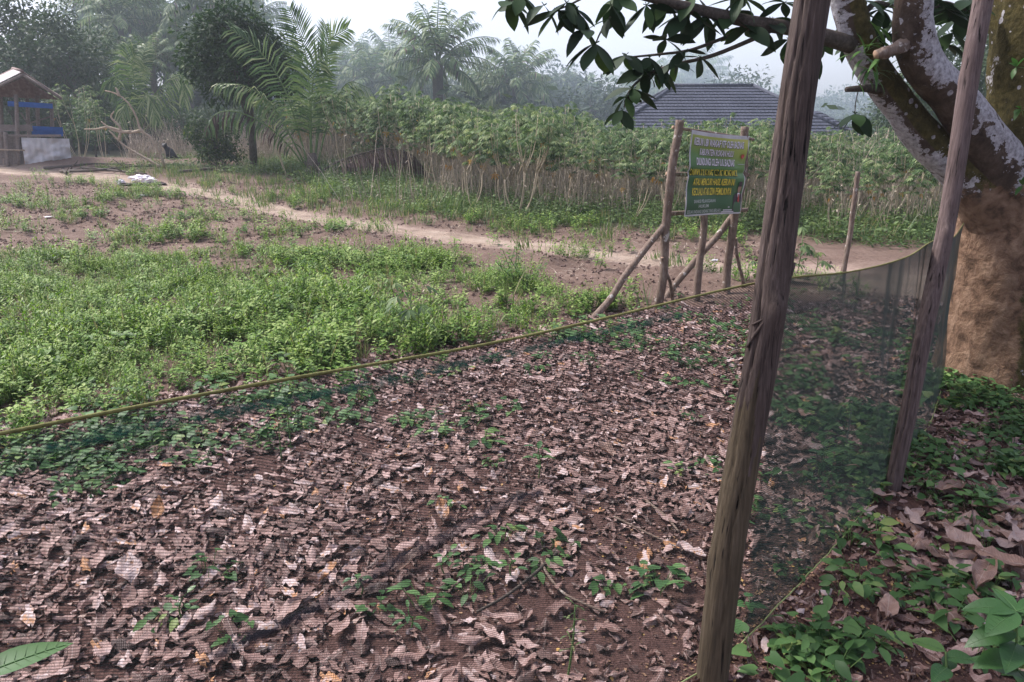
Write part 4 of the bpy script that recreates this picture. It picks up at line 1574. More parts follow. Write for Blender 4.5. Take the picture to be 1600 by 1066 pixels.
def pxfrond(pl, ydev, ll, n=30, droop=.5, mi=0, dead=0.0, plane=(0, -1, .2), fold=.4, rach=.03, par=None, Y0=None, width=.05, lab=None):
    Y0 = Y0 or CY
    k = len(pl)
    pts = [at_y(px, py, Y0 + ydev * (i / (k - 1)) ** 1.2) for i, (px, py) in enumerate(pl)]
    part('frond', frond_mesh(pts, ll, n, droop, mi, rach, dead, plane, fold, width), par or coco, lab)


pxfrond([(486, 268), (484, 190), (482, 120), (472, 65), (452, 16)], .4, .75, 42, .12, plane=(0, -1, 0), lab='tall upright frond')
pxfrond([(490, 268), (500, 170), (510, 95), (517, 62), (543, 44)], .8, .65, 34, .2, plane=(1, -.6, 0))
pxfrond([(490, 268), (503, 160), (508, 100), (510, 64), (508, 38)], 1.0, .5, 30, .12, plane=(1, -.8, 0))
pxfrond([(484, 268), (462, 190), (440, 130), (405, 80), (360, 45)], -.7, .8, 32, .45, plane=(.5, -.8, .5))
pxfrond([(482, 268), (455, 215), (425, 165), (385, 135), (338, 130)], -1.2, .75, 32, .9, plane=(.3, -.5, .8))
pxfrond([(480, 268), (455, 232), (415, 195), (370, 175), (338, 178), (324, 200)], -1.5, .7, 34, 1.3, dead=.45, plane=(.2, -.4, .9), lab='low frond with a withered brown tip')
pxfrond([(494, 268), (512, 190), (528, 150), (548, 128), (580, 140)], 1.0, .75, 30, 1.0, plane=(-.4, -.5, .8))
pxfrond([(488, 268), (486, 200), (487, 150), (492, 110), (505, 88)], -.9, .85, 36, .35, plane=(0, -1, .3), lab='broad frond facing the field')
pxfrond([(496, 272), (530, 252), (570, 239), (605, 232), (645, 243), (676, 284)], -.8, .85, 64, 1.5, mi=1, plane=(0, -.2, 1), lab='dead brown frond arching to the ground on the right')
mb = MB()
for k in range(14):
    a = U(0, 6.28)
    mb.tube([cb + Vector((0, 0, .15)), cb + Vector((math.cos(a) * .25, math.sin(a) * .25, U(.25, .5)))], [.05, .02], 5)
part('leaf_base', mb.mesh('leaf_base', M['bark_dark']), coco, 'ragged dark leaf bases round the foot')

# second palm beside the hut
pb = on_ground(217, 250)
palm2 = thing('grey_green_palm', 'tattered grey green palm standing left of the dark bushy tree', 'palm', pb)
mb = MB()
mb.tube([pb - Vector((0, 0, .1)), pb + Vector((0, 0, .5)), pb + Vector((-.02, 0, 1.1))], [.32, .24, .2], 12, 0, .5, True, lambda i, k: 1 + .2 * (random.random() - .5))
part('trunk', mb.mesh('trunk', M['palm_trunk']), palm2)
for pl, yd, ll, dr in ((((216, 215), (205, 140), (197, 95), (200, 70)), .5, .8, .35), (((216, 215), (218, 140), (222, 95), (228, 72)), .8, .6, .3), (((217, 212), (235, 160), (258, 130), (285, 118), (288, 165)), -.6, 1.0, 1.1),
                       (((214, 215), (195, 150), (180, 120), (168, 130)), -.3, 1.0, 1.0), (((216, 215), (222, 160), (232, 150), (245, 190)), -1.0, 1.0, 1.2), (((214, 215), (205, 170), (195, 165), (185, 205)), -1.0, 1.0, 1.2),
                       (((216, 215), (210, 130), (206, 100), (212, 85)), -.4, 1.0, .6), (((217, 214), (250, 175), (275, 140), (282, 115)), .4, .8, .8)):
    pxfrond(list(pl), yd, ll, 34, dr, par=palm2, Y0=pb.y)


def oil_palm_proto(seed, H, nfr=34, fl=3.3):
    random.seed(seed)
    root = thing('oil_palm', 'oil palm', 'oil palm')
    mb = MB()
    mb.tube([(0, 0, -.5), (0.05, 0, H * .5), (.1, 0, H)], [.34, .27, .3], 9, 0, .5, True, lambda i, k: 1 + .15 * (random.random() - .5))
    part('trunk', mb.mesh('trunk', M['palm_trunk']), root, world=False)
    for k in range(nfr):
        a = k * 2.4 + U(-.2, .2)
        el = 1.5 - 1.9 * (k / nfr) + U(-.12, .12)
        L_ = fl * U(.85, 1.1)
        pts = []
        p = Vector((.1, 0, H))
        for i in range(6):
            e = el - (i / 5) ** 1.3 * 1.15
            pts.append(p.copy())
            p = p + Vector((math.cos(a) * math.cos(e), math.sin(a) * math.cos(e), math.sin(e))) * L_ / 5
        part('frond', frond_mesh(pts, .85, 28, .7, 0, .05, 0.05, (0, 0, 1), .6, .085), root, world=False)
    return root


OP = [oil_palm_proto(50, 4.2), oil_palm_proto(51, 6.5), oil_palm_proto(52, 8.5, 34, 3.9)]
random.seed(77)
op_used = set()


def place_palm(px, Ytop, crown_py, k, lab, grp=None):
    """stand an oil palm so that its crown centre shows at (px, crown_py)"""
    c_ = at_y(px, crown_py, Ytop)
    H = (4.2, 6.5, 8.5)[k]
    g_ = gz1(c_.x, c_.y)
    sc = (c_.z - g_) / H
    sc = max(.55, min(1.5, sc))
    loc = (c_.x, c_.y, c_.z - H * sc)
    rz = U(0, 6.28)
    if k not in op_used:
        op_used.add(k)
        r_ = OP[k]
        r_.location, r_.rotation_euler, r_.scale = loc, (0, 0, rz), (sc,) * 3
        r_['label'] = lab
        if grp:
            r_['group'] = grp
    else:
        dup(OP[k], loc, rz, sc, lab, grp)


place_palm(683, 50, 100, 0, 'tallest hazy oil palm above the middle of the cassava field')
place_palm(808, 54, 132, 0, 'grey oil palm with a spiky crown between the tallest palm and the hanging leaves')
place_palm(868, 66, 150, 1, 'small hazy oil palm just left of the hanging leaf sprays')
for px, Y, py in ((585, 56, 132), (632, 60, 140), (560, 66, 125), (748, 60, 150), (722, 58, 160), (772, 56, 158), (835, 60, 150), (655, 62, 150), (905, 66, 150), (610, 64, 118)):
    place_palm(px, Y, py, random.randrange(2), 'hazy oil palm in the row behind the cassava field', 'oil palms behind the cassava')
for px, Y, py in ((1000, 75, 155), (1085, 90, 130)):
    place_palm(px, Y, py, 0, 'faint far oil palm near the house roof', 'faint oil palms near the roof')
for px, Y, py in ((185, 50, 30), (255, 52, 60), (310, 50, 10), (140, 54, 80), (235, 46, 100), (350, 54, 20), (290, 48, 85), (390, 56, 40), (205, 56, 5)):
    place_palm(px, Y, py, 2, 'tall misty oil palm behind the grey green palm and the hut', 'tall misty oil palms at left')

# ================================================================== BROADLEAF TREES
def tree_parts(root, h, rx, rz, cz, n, leaf, mt, trunk_r, seed, blobs=22, world=False, base=(0, 0, 0), asp=.45, low=-.7):
    random.seed(seed)
    b0 = Vector(base)
    mb = MB()
    mb.tube([b0 + Vector((0, 0, -.3)), b0 + Vector((.05, 0, cz * .5)), b0 + Vector((0, .05, cz))], [trunk_r, trunk_r * .8, trunk_r * .5], 9)
    cs = []
    for k in range(blobs):
        while True:
            v = Vector((U(-1, 1), U(-1, 1), U(low, 1)))
            if .25 < v.length < 1:
                break
        c_ = b0 + Vector((v.x * rx * .82, v.y * rx * .82, cz + v.z * rz * .82))
        cs.append((c_, U(.24, .42) * (rx + rz) / 2))
        if k < 10:
            s_ = b0 + Vector((0, 0, cz * U(.4, .9)))
            mb.tube(smooth_path([s_, s_.lerp(c_, .5) + Vector((G(0, .1), G(0, .1), -.1 * rz)), c_], 5), list(np.linspace(trunk_r * .35, trunk_r * .08, 5)), 5)
    part('trunk', mb.mesh('trunk', M['bark_dark']), root, world=world)
    mb = MB()
    for c_, r_ in cs:
        tb = U(.1, .6)
        for j in range(n // blobs):
            v = Vector((G(0, 1), G(0, 1), G(0, .8)))
            v = v.normalized() * r_ * random.random() ** .35
            d = (v.normalized() + Vector((G(0, .6), G(0, .6), G(0, .5) - .2)))
            l = leaf * U(.6, 1.25)
            mb.quadleaf(frame(c_ + v, d, (G(0, .5), G(0, .5), 1)), l, l * asp, .45, 0, max(0, min(1, tb + U(-.1, .4))), U(0, .3))
    part('crown', mb.mesh('crown', mt, False), root, world=world)


# dark bushy tree and the shrubs left of the coconut palm
p = on_ground(392, 267)
t = thing('bushy_tree', 'dense dark green bushy tree behind the coconut palm', 'tree', p)
tree_parts(t, 4.6, 1.8, 1.65, 3.25, 10000, .19, M['tree'], .13, 63, 80, True, p + Vector((.1, 0, 0)))
p = on_ground(338, 262)
t = thing('dark_shrub', 'dark rounded shrub under the bushy tree', 'shrub', p)
tree_parts(t, 1.5, .95, .85, .85, 3200, .13, M['tree'], .05, 62, 22, True, p)
for px, py, lab, hh, rr, n in ((310, 250, 'green shrub left of the dark rounded shrub', 1.3, .7, 700), (255, 236, 'low green bush right of the grey green palm', 1.7, 1.0, 900),
                               (150, 246, 'leafy green bush beside the white tarp of the hut', 2.0, 1.1, 1200), (585, 262, 'low bush in the cassava behind the coconut palm', 1.0, .9, 600)):
    p = on_ground(px, py)
    t = thing('shrub', lab, 'shrub', p)
    tree_parts(t, hh, rr, hh * .5, hh * .65, n, .16, M['cassava'] if px != 310 else M['tree'], .05, px, 16, True, p)

FT = []
for i, (h, rx, rz, cz, n) in enumerate(((7, 3.0, 2.8, 4.6, 2000), (9, 3.4, 3.8, 6.0, 2600), (6, 3.4, 2.2, 3.9, 1800), (14, 3.8, 5.2, 9.0, 3600))):
    r_ = thing('forest_tree', 'tree', 'tree')
    tree_parts(r_, h, rx, rz, cz, n, (.42, .42, .4, .42)[i], M['far'], .22, 300 + i, 26, asp=.5)
    FT.append((r_, (h, rx, cz + rz)))
r_ = thing('feathery_bush', 'bush', 'bush')
tree_parts(r_, 4, 2.8, 2.0, 2.2, 3000, .35, M['pale'], .1, 310, 20, asp=.14)
FT.append((r_, (4, 2.8, 4.2)))
r_ = thing('sparse_tree', 'tree', 'tree')
tree_parts(r_, 8, 3.4, 1.9, 6.0, 900, .38, M['far'], .16, 311, 26, asp=.5, low=-.3)
FT.append((r_, (8, 3.4, 7.9)))
ft_used = set()
random.seed(91)


def place_tree(px, Y, top_py, k, lab, grp=None):
    c_ = at_y(px, top_py, Y)
    g_ = gz1(c_.x, c_.y)
    sc = max(.4, min(2.0, (c_.z - g_) / FT[k][1][2]))
    loc = (c_.x, c_.y, min(g_, c_.z - FT[k][1][2] * sc) if sc >= 2 else g_)
    rz = U(0, 6.28)
    if k not in ft_used:
        ft_used.add(k)
        r_ = FT[k][0]
        r_.location, r_.rotation_euler, r_.scale = loc, (0, 0, rz), (sc,) * 3
        r_['label'] = lab
        if grp:
            r_['group'] = grp
    else:
        dup(FT[k][0], loc, rz, sc, lab, grp)


for px, Y, py, k in ((545, 60, 95, 0), (600, 66, 105, 2), (655, 72, 110, 0), (700, 68, 112, 2), (755, 66, 115, 0), (790, 60, 125, 2), (845, 62, 110, 0), (885, 68, 98, 2), (620, 58, 125, 2), (730, 58, 130, 2), (960, 64, 130, 2), (515, 64, 85, 0)):
    place_tree(px, Y, py, k, 'hazy dark tree in the wood behind the cassava field', 'trees of the wood behind the field')
place_tree(925, 56, 108, 0, 'rounded hazy tree below the hanging leaf sprays')
place_tree(1168, 62, 108, 5, 'open branched tree rising behind the house ridge')
place_tree(1120, 66, 122, 5, 'thin crowned tree left of the one behind the ridge')
place_tree(1300, 78, 145, 0, 'very faint tree to the right of the house roof')
place_tree(1225, 85, 150, 2, 'faint low tree at the right shoulder of the house roof')
place_tree(775, 44, 150, 4, 'pale feathery bush rising behind the cassava')
place_tree(845, 48, 158, 4, 'second pale feathery bush right of the first')
place_tree(1405, 30, 175, 2, 'green tree seen under the left limb of the big tree')
for px, Y, py, k in ((1500, 30, 40, 1), (1545, 34, -20, 3), (1440, 44, 110, 2), (1620, 30, -30, 3), (1400, 60, 150, 2), (1480, 50, 90, 0)):
    place_tree(px, Y, py, k, 'soft green tree seen behind the limbs of the big tree', 'trees behind the big tree limbs')
for px, Y, py, k in ((20, 40, -50, 3), (90, 38, -20, 3), (-60, 40, -60, 3), (60, 44, 10, 1), (135, 42, 40, 1), (0, 36, 60, 1)):
    place_tree(px, Y, py, k, 'tall dark green tree behind the hut', 'tall trees behind the hut')
for px, Y, py, k in ((170, 58, -40, 3), (240, 60, -30, 3), (300, 62, -20, 3), (350, 62, -5, 3), (410, 64, 40, 1), (200, 48, 110, 1), (270, 50, 120, 2), (450, 66, 75, 1), (480, 62, 90, 0), (330, 50, 100, 2), (120, 62, -50, 3)):
    place_tree(px, Y, py, k, 'blue grey misty tree in the wood at left', 'misty trees of the left wood')
random.seed(92)
for px, Y, py, k in ((105, 40, 175, 2), (160, 38, 185, 2), (195, 42, 165, 0), (240, 39, 195, 2), (285, 42, 180, 2), (330, 40, 200, 2), (380, 42, 190, 0), (425, 39, 205, 2), (455, 42, 175, 2), (60, 41, 160, 2), (20, 42, 160, 2), (500, 42, 180, 2), (550, 44, 175, 2)):
    place_tree(px, Y, py, k, 'low green bush under the wood', 'low bushes under the left wood')
for k in range(46):
    px = -150 + k * 42 + U(-15, 15)
    place_tree(px, U(82, 105), 150 + U(-18, 15), random.choice((0, 2)), 'faint tree on the farthest edge of the wood', 'faint trees at the far edge')

# undergrowth filling the foot of the far wood
BU = []
for k in range(3):
    mb = MB()
    for j in range(320):
        v = Vector((G(0, .8), G(0, .8), abs(G(0, .7))))
        a = U(0, 6.28)
        mb.quadleaf(frame(v, (math.cos(a), math.sin(a), U(-.6, .5)), (G(0, .5), G(0, .5), 1)), .5, .24, .45, 0, U(0, .8))
    BU.append(mb.mesh('wood_bush', M['far'], False))
bx = rng.uniform(-75, 75, 2600)
by = rng.uniform(45, 95, 2600)
kb = (np.abs(bx) < by * .95 + 4) & ~((np.abs(bx - 10) < 12) & (by < 48))
bx, by = bx[kb], by[kb]
scatter('wood_undergrowth', np.stack([bx, by, gz(bx, by) - .1], 1), np.stack([bx * 0, bx * 0, rng.uniform(0, 6.28, len(bx))], 1), rng.uniform(.8, 2.0, len(bx)), rng.integers(0, 3, len(bx)), BU, 'dense undergrowth at the foot of the far wood')

# leafy cassava-like bushes by the hut
pp = cassava_proto(400, 3.0, 26, 3)
pp.location = on_ground(128, 252)
pp['label'] = 'tall leafy cassava bush growing beside the hut'
pp2 = dup(pp, on_ground(165, 255), 2.0, .8, 'smaller leafy cassava bush right of the hut')
pp3 = dup(pp, on_ground(100, 246) + Vector((-.3, 1.5, 0)), 4.0, 1.05, 'leafy cassava bush half hidden behind the hut roof')
pq = cassava_proto(401, 2.5, 22, 2)
pq.location = on_ground(455, 274) + Vector((0, -.3, 0))
pq['label'] = 'cassava plant with a round leafy head left of the coconut palm'
pq2 = dup(pq, on_ground(545, 283), 1.3, 1.12, 'tall cassava plant just right of the coconut palm foot')

# ================================================================== MARKET-STALL HUT AT LEFT
hb = on_ground(45, 259)
HYd = hb.y
hut = thing('open_hut', 'open wooden hut with rusty metal roof, blue tarps and white sheet', 'hut', hb)
M['rust'] = wood_mat('rusty_sheet', (0.10, 0.065, 0.055), (0.19, 0.135, 0.12), (0.32, 0.28, 0.27), (3, 3, 3), .3)
M['zinc'] = wood_mat('zinc_sheet', (0.34, 0.27, 0.26), (0.5, 0.47, 0.48), (0.62, 0.61, 0.63), (2, 2, 2), .2)
M['blue'] = plain('blue_tarp', (0.012, 0.085, 0.33), .5, .3, .35, 3, .3)
M['white'] = plain('white_sheet', (0.55, 0.54, 0.56), .6, .3, .18, 3, .4)
M['plank'] = wood_mat('old_plank', (0.09, 0.07, 0.06), (0.18, 0.15, 0.135), (0.27, 0.235, 0.22), (3, 3, 20), .4)


def hp(px, py, dy=0.0):
    return at_y(px, py, HYd + dy)


def sheet(pts4, nu, nv, mt, name, corr=0.0, bulge=0.0, lab=None, thick=.012):
    """rectangular sheet with corrugations or drape; given a thickness"""
    a_, b_, c_, d_ = [Vector(q) for q in pts4]
    n_ = (b_ - a_).cross(d_ - a_).normalized()
    mb = MB()
    for side in (0, 1):
        for i in range(nu + 1):
            for k in range(nv + 1):
                u_, v_ = i / nu, k / nv
                p_ = a_.lerp(b_, u_).lerp(d_.lerp(c_, u_), v_)
                w_ = corr * math.sin(i * PI / 2 * 2 * .5) + bulge * (float(fbm(u_ * 3 + 5, v_ * 3, 2)) - .5)
                mb.v.append(tuple(p_ + n_ * (w_ + side * thick)))
    N1 = (nu + 1) * (nv + 1)
    for side in (0, 1):
        for i in range(nu):
            for k in range(nv):
                o_ = side * N1 + i * (nv + 1) + k
                q = (o_, o_ + nv + 1, o_ + nv + 2, o_ + 1)
                mb.f.append(q if side else q[::-1])
                mb.m.append(0)
                mb.t.append(.5)
    return part(name, mb.mesh(name, mt), hut, lab)


rid_f, rid_b = hp(36, 112, -1.2), hp(20, 108, 2.0)
er_f, er_b = hp(96, 152, -1.0), hp(88, 146, 2.0)
el_f, el_b = hp(-45, 152, -1.0), hp(-60, 146, 2.0)
# right slope: rusty sheets side by side; left slope: zinc sheets
for k in range(5):
    f0, f1 = k / 5, (k + 1) / 5 + .01
    sheet([rid_f.lerp(rid_b, f0), rid_f.lerp(rid_b, f1), er_f.lerp(er_b, f1), er_f.lerp(er_b, f0)], 16, 3, M['rust'], 'roof_sheet', .014)
    sheet([rid_f.lerp(rid_b, f0), rid_f.lerp(rid_b, f1), el_f.lerp(el_b, f1), el_f.lerp(el_b, f0)], 16, 3, M['zinc'] if k < 4 else M['rust'], 'roof_sheet', .014)
mb = MB()
mb.tube([rid_f + Vector((0, -.05, .02)), rid_b + Vector((0, 0, .02))], .05, 6)
part('ridge_cap', mb.mesh('ridge_cap', M['rust']), hut)
for (a_, b_) in ((rid_f, er_f), (rid_f, el_f), (rid_b, er_b), (rid_b, el_b)):
    mb = MB()
    mb.tube([a_ - Vector((0, 0, .08)), b_ - Vector((0, 0, .06))], .04, 6)
    part('rafter', mb.mesh('rafter', M['plank']), hut)
# gable infill boards in the shade under the ridge
sheet([hp(-30, 150, .5), hp(92, 156, .5), hp(36, 122, .5), hp(34, 122, .5)], 12, 6, M['rust'], 'gable_board', .012)
for (px, py0, py1, dy) in ((29, 256, 148, -.8), (62, 250, 150, .4), (84, 252, 160, 1.2), (46, 246, 150, 1.6), (5, 252, 150, .6), (12, 258, 206, -.9)):
    mb = MB()
    b_ = hp(px, py0, dy)
    b_.z = gz1(b_.x, b_.y) - .1
    mb.tube(smooth_path([b_, b_.lerp(hp(px - 4, py1, dy), .5), hp(px - 4, py1, dy)], 6), .06, 7)
    part('post', mb.mesh('post', M['plank']), hut)
sheet([hp(12, 158, -.85), hp(82, 162, -.5), hp(82, 170, -.5), hp(12, 166, -.85)], 10, 4, M['blue'], 'blue_tarp', 0, .05, 'narrow blue tarp strip under the roof')
sheet([hp(50, 197, .3), hp(98, 199, .5), hp(98, 213, .5), hp(50, 213, .3)], 10, 6, M['blue'], 'blue_tarp', 0, .12, 'blue tarp bundle on the counter')
sheet([hp(25, 196, .5), hp(50, 196, .5), hp(50, 202, .5), hp(25, 202, .5)], 6, 4, M['blue'], 'blue_tarp', 0, .08, 'small blue tarp end behind the post')
sheet([hp(33, 215, -.8), hp(108, 217, -.2), hp(112, 256, -.2), hp(40, 259, -.8)], 30, 18, M['white'], 'white_sheet', .02, .35)
for k in range(6):
    f0, f1 = k / 6, (k + 1) / 6 - .012
    a_, b_ = hp(-60, 214, -.75), hp(36, 214, -.75)
    c_, d_ = hp(38, 258, -.75), hp(-60, 258, -.75)
    sheet([a_.lerp(b_, f0), a_.lerp(b_, f1), d_.lerp(c_, f1), d_.lerp(c_, f0)], 2, 2, M['plank'], 'plank', .006, .01, None, .025)
for (py, dy, th) in ((200, -.6, 9), (212, -.85, 3)):
    mb = MB()
    a_, b_ = hp(-60, py, dy), hp(50 if py == 200 else 95, py, dy)
    mb.box(((a_.x + b_.x) / 2, a_.y, a_.z), ((b_.x - a_.x), .06, th * .022))
    part('counter_board', mb.mesh('counter_board', M['plank'], False), hut)
mb = MB()
mb.tube([hp(-60, 232, -.95), hp(38, 235, -.95)], .025, 6)
part('rail', mb.mesh('rail', M['drift']), hut)
mb = MB()
mb.tube([hp(33, 176, 1.2), hp(44, 194, 1.2)], .03, 5)
mb.tube([hp(80, 182, 1.3), hp(48, 192, 1.3)], .03, 5)
part('strut', mb.mesh('strut', M['plank']), hut)

# ================================================================== FALLEN BRANCHES, MOUND, RUBBISH, ANIMAL
random.seed(55)
bb = on_ground(250, 264)
br = thing('dead_branch', 'bare bleached branch standing askew in front of the grey green palm', 'branch', bb)


def pxtube(mb, pl, Y, r0, r1, dy=0, n=14):
    P = smooth_path([at_y(px, py, Y + dy * i) for i, (px, py) in enumerate(pl)], n)
    mb.tube(P, list(np.linspace(r0, r1, n)), 6)


for pl in ([(257, 262), (250, 240), (235, 215), (220, 203), (212, 180), (198, 158), (180, 146), (164, 142)], [(221, 204), (200, 207), (170, 199), (150, 202), (132, 202)], [(252, 262), (225, 246), (195, 228), (170, 204)],
           [(186, 220), (188, 200), (174, 184), (178, 174)], [(186, 150), (183, 141), (180, 137)], [(205, 206), (185, 206), (168, 198), (158, 190)]):
    mb = MB()
    pxtube(mb, pl, bb.y - .4, .05, .018)
    part('limb', mb.mesh('limb', M['drift']), br)
sticks = [([(70, 266), (110, 264), (150, 262), (210, 264)], 'dark fallen branch lying nearest the white sheet of the hut'), ([(95, 272), (150, 274), (200, 266), (260, 262)], 'long dark stick along the foot of the earth mound'),
          ([(220, 264), (280, 263), (320, 268), (355, 272)], 'crooked dark branch on the right half of the mound'), ([(280, 274), (330, 270), (385, 268), (410, 270)], 'dark stick pointing towards the coconut palm'),
          ([(130, 268), (180, 272), (230, 276)], 'short dark stick left of the white rubbish'), ([(245, 248), (270, 246), (300, 252), (296, 254)], 'thin pole leaning behind the black animal'), ([(92, 252), (100, 258), (112, 268)], 'dark forked stump beside the white sheet')]
for pl, lab in sticks:
    mb = MB()
    P = [on_ground(px, py) + Vector((0, 0, .06 + U(0, .08))) for px, py in pl]
    P = smooth_path(P, 12)
    mb.tube(P, list(np.linspace(.05, .02, 12)), 6)
    for k in range(3):
        q = P[random.randrange(3, 11)]
        mb.tube([q, q + Vector((U(-.5, .5), U(-.3, .3), U(.02, .3)))], [.02, .008], 5)
    single('fallen_branch', mb.mesh('fallen_branch', M['twig']), lab, 'branch')


def crumple(p, s, n, mt, name, lab, cat, seed, grp=None):
    random.seed(seed)
    mb = MB()
    NU, NV = 12, 8
    for i in range(NV + 1):
        for k in range(NU):
            a, b_ = 2 * PI * k / NU, PI * i / NV
            r_ = 1 + .7 * (random.random() - .5)
            mb.v.append((p[0] + s[0] * r_ * math.cos(a) * math.sin(b_), p[1] + s[1] * r_ * math.sin(a) * math.sin(b_), p[2] + s[2] * (.9 + r_ * math.cos(b_)) * .6))
    for i in range(NV):
        for k in range(NU):
            mb.f.append((i * NU + k, (i + 1) * NU + k, (i + 1) * NU + (k + 1) % NU, i * NU + (k + 1) % NU))
            mb.m.append(0)
            mb.t.append(.5)
    return single(name, mb.mesh(name, mt, False), lab, cat, group=grp)


M['bag'] = plain('plastic_bag', (0.72, 0.68, 0.72), .35, .4, .1, 5)
M['debris'] = plain('dark_debris', (0.06, 0.045, 0.045), .9, .2, .5, 8)
M['blackfur'] = plain('black_fur', (0.012, 0.012, 0.014), .6, .3, .3, 30)
for (px, py, s_, mt, lab, cat, nm) in ((220, 284, (.30, .2, .16), M['bag'], 'large crumpled white plastic bag on the rubbish heap', 'plastic bag', 'plastic_bag'), (232, 286, (.22, .18, .14), M['bag'], 'smaller white plastic bag at the right of the heap', 'plastic bag', 'plastic_bag'),
                                       (190, 289, (.10, .1, .12), M['bag'], 'small white tub left of the rubbish heap', 'tub', 'tub'), (212, 291, (.42, .16, .08), M['debris'], 'dark clump of rubbish under the white bags', 'rubbish', 'rubbish_clump'),
                                       (248, 290, (.22, .14, .08), M['debris'], 'dark clump of rubbish right of the white bags', 'rubbish', 'rubbish_clump'), (222, 306, (.14, .09, .03), M['bag'], 'flattened scrap of white plastic on the path', 'scrap', 'plastic_scrap'),
                                       (76, 340, (.07, .05, .02), M['bag'], 'tiny white scrap on the bare soil at left', 'scrap', 'plastic_scrap'), (886, 461, (.035, .02, .012), M['bag'], 'tiny white scrap on the bare soil near the left brace', 'scrap', 'plastic_scrap'),
                                       (1117, 408, (.05, .03, .02), M['bag'], 'small white scrap on the path behind the notice board', 'scrap', 'plastic_scrap'), (1537, 828, (.03, .012, .008), M['bag'], 'small curled white scrap among the dry leaves at right', 'scrap', 'plastic_scrap')):
    crumple(on_ground(px, py), s_, 0, mt, nm, lab, cat, px)

# small black animal sitting on the mound: one skinned body
dp = Vector((at_y(268, 256, 25.5).x, 25.5, gz1(at_y(268, 256, 25.5).x, 25.5)))
dme = bpy.data.meshes.new('dog')
dv = [(.10, 0, .16), (0.02, 0, .24), (-.07, 0, .30), (-.12, -.01, .38), (-.15, -.06, .43), (-.15, -.13, .40), (.20, 0, .05), (.33, .06, .04),
      (.14, -.10, .10), (.02, -.14, .04), (-.08, -.07, .16), (-.09, -.10, .02), (-.08, .07, .16), (-.09, .05, .02), (-.19, -.03, .49), (-.09, -.03, .49), (-.2, -.03, .53), (-.08, -.03, .53)]
de = [(0, 1), (1, 2), (2, 3), (3, 4), (4, 5), (0, 6), (6, 7), (0, 8), (8, 9), (2, 10), (10, 11), (2, 12), (12, 13), (4, 14), (14, 16), (4, 15), (15, 17)]
dr = [.11, .115, .1, .065, .065, .035, .03, .014, .06, .03, .04, .025, .04, .025, .028, .028, .008, .008]
dme.from_pydata(dv, de, [])
dme.materials.append(M['blackfur'])
dog = single('dog', dme, 'small black dog with pricked ears sitting on the earth mound', 'dog', dp)
sk = dog.modifiers.new('skin', 'SKIN')
for i, v in enumerate(dme.skin_vertices[0].data):
    v.radius = (dr[i], dr[i])
    v.use_root = i == 0
ssf = dog.modifiers.new('sub', 'SUBSURF')
ssf.levels = ssf.render_levels = 2

# ================================================================== WEEDS, GRASS, LITTER
random.seed(21)


def weed_proto(kind):
    mb = MB()
    if kind in (0, 1, 2):                          # leafy broad weed
        for s_ in range(6):
            a = U(0, 6.28)
            h = U(.08, .24)
            b_ = Vector((G(0, .05), G(0, .05), 0))
            e = b_ + Vector((math.cos(a) * .07, math.sin(a) * .07, h))
            mb.tube([b_, e], .0018, 3, 1, .5, False)
            for k in range(9):
                t = .25 + .75 * k / 8
                q = b_.lerp(e, t)
                aa = U(0, 6.28)
                l = U(.028, .055) * (1.2 - .4 * t)
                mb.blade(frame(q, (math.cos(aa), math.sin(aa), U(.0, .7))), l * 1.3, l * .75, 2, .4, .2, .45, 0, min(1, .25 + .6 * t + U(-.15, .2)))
    elif kind == 3:                                # feathery upright weed
        for s_ in range(7):
            b_ = Vector((G(0, .06), G(0, .06), 0))
            e = b_ + Vector((G(0, .05), G(0, .05), U(.15, .36)))
            mb.tube([b_, e], .0018, 3, 1, .5, False)
            for k in range(12):
                q = b_.lerp(e, .2 + .8 * k / 11)
                aa = U(0, 6.28)
                mb.quadleaf(frame(q, (math.cos(aa), math.sin(aa), U(.3, 1))), U(.035, .06), .014, .5, 0, U(.4, 1))
    elif kind == 4:                                # larger leaves
        for k in range(11):
            a = U(0, 6.28)
            b_ = Vector((G(0, .04), G(0, .04), U(.05, .2)))
            mb.tube([(0, 0, 0), b_], .002, 3, 1, .5, False)
            mb.blade(frame(b_, (math.cos(a), math.sin(a), U(-.1, .5))), U(.07, .11), U(.04, .06), 3, .6, .2, .4, 0, U(.2, .8))
    return mb.mesh('weed', [M['weed'], M['green_stem']], False)


def grass_proto(h, n, spread, mt='grass'):
    mb = MB()
    for k in range(n):
        a = U(0, 6.28)
        b_ = Vector((G(0, spread), G(0, spread), 0))
        d = Vector((math.cos(a) * .35, math.sin(a) * .35, 1))
        l = h * U(.55, 1.15)
        mb.blade(frame(b_, d, (math.cos(a), math.sin(a), .2)), l, .009 + .006 * random.random(), 3, U(-.9, .9), .1, .35, 0, U(.1, 1))
    return mb.mesh('grass', M[mt], False)


WE = [weed_proto(i) for i in (0, 1, 2, 3, 4)] + [grass_proto(.26, 16, .03), grass_proto(.34, 12, .03), weed_proto(3)]


def rand_pts(n, x0, x1, y0, y1):
    return rng.uniform(x0, x1, n), rng.uniform(y0, y1, n)


def do_scatter(name, x, y, smin, smax, nvar_w, meshes, label=None, tilt=.12, lift=0.0, parent=None):
    n = len(x)
    z = gz(x, y) + lift
    P = np.stack([x, y, z], 1)
    rot = np.stack([rng.normal(0, tilt, n), rng.normal(0, tilt, n), rng.uniform(0, 6.28, n)], 1)
    scl = rng.uniform(smin, smax, n)
    var = rng.choice(len(meshes), n, p=np.array(nvar_w) / np.sum(nvar_w))
    return scatter(name, P, rot, scl, var, meshes, label, parent)


def inview(x, y, margin=60, z=0.1):
    px, py, d = project(x, y, z)
    return (d > .3) & (px > -margin) & (px < 1600 + margin) & (py < 1066 + 2 * margin)


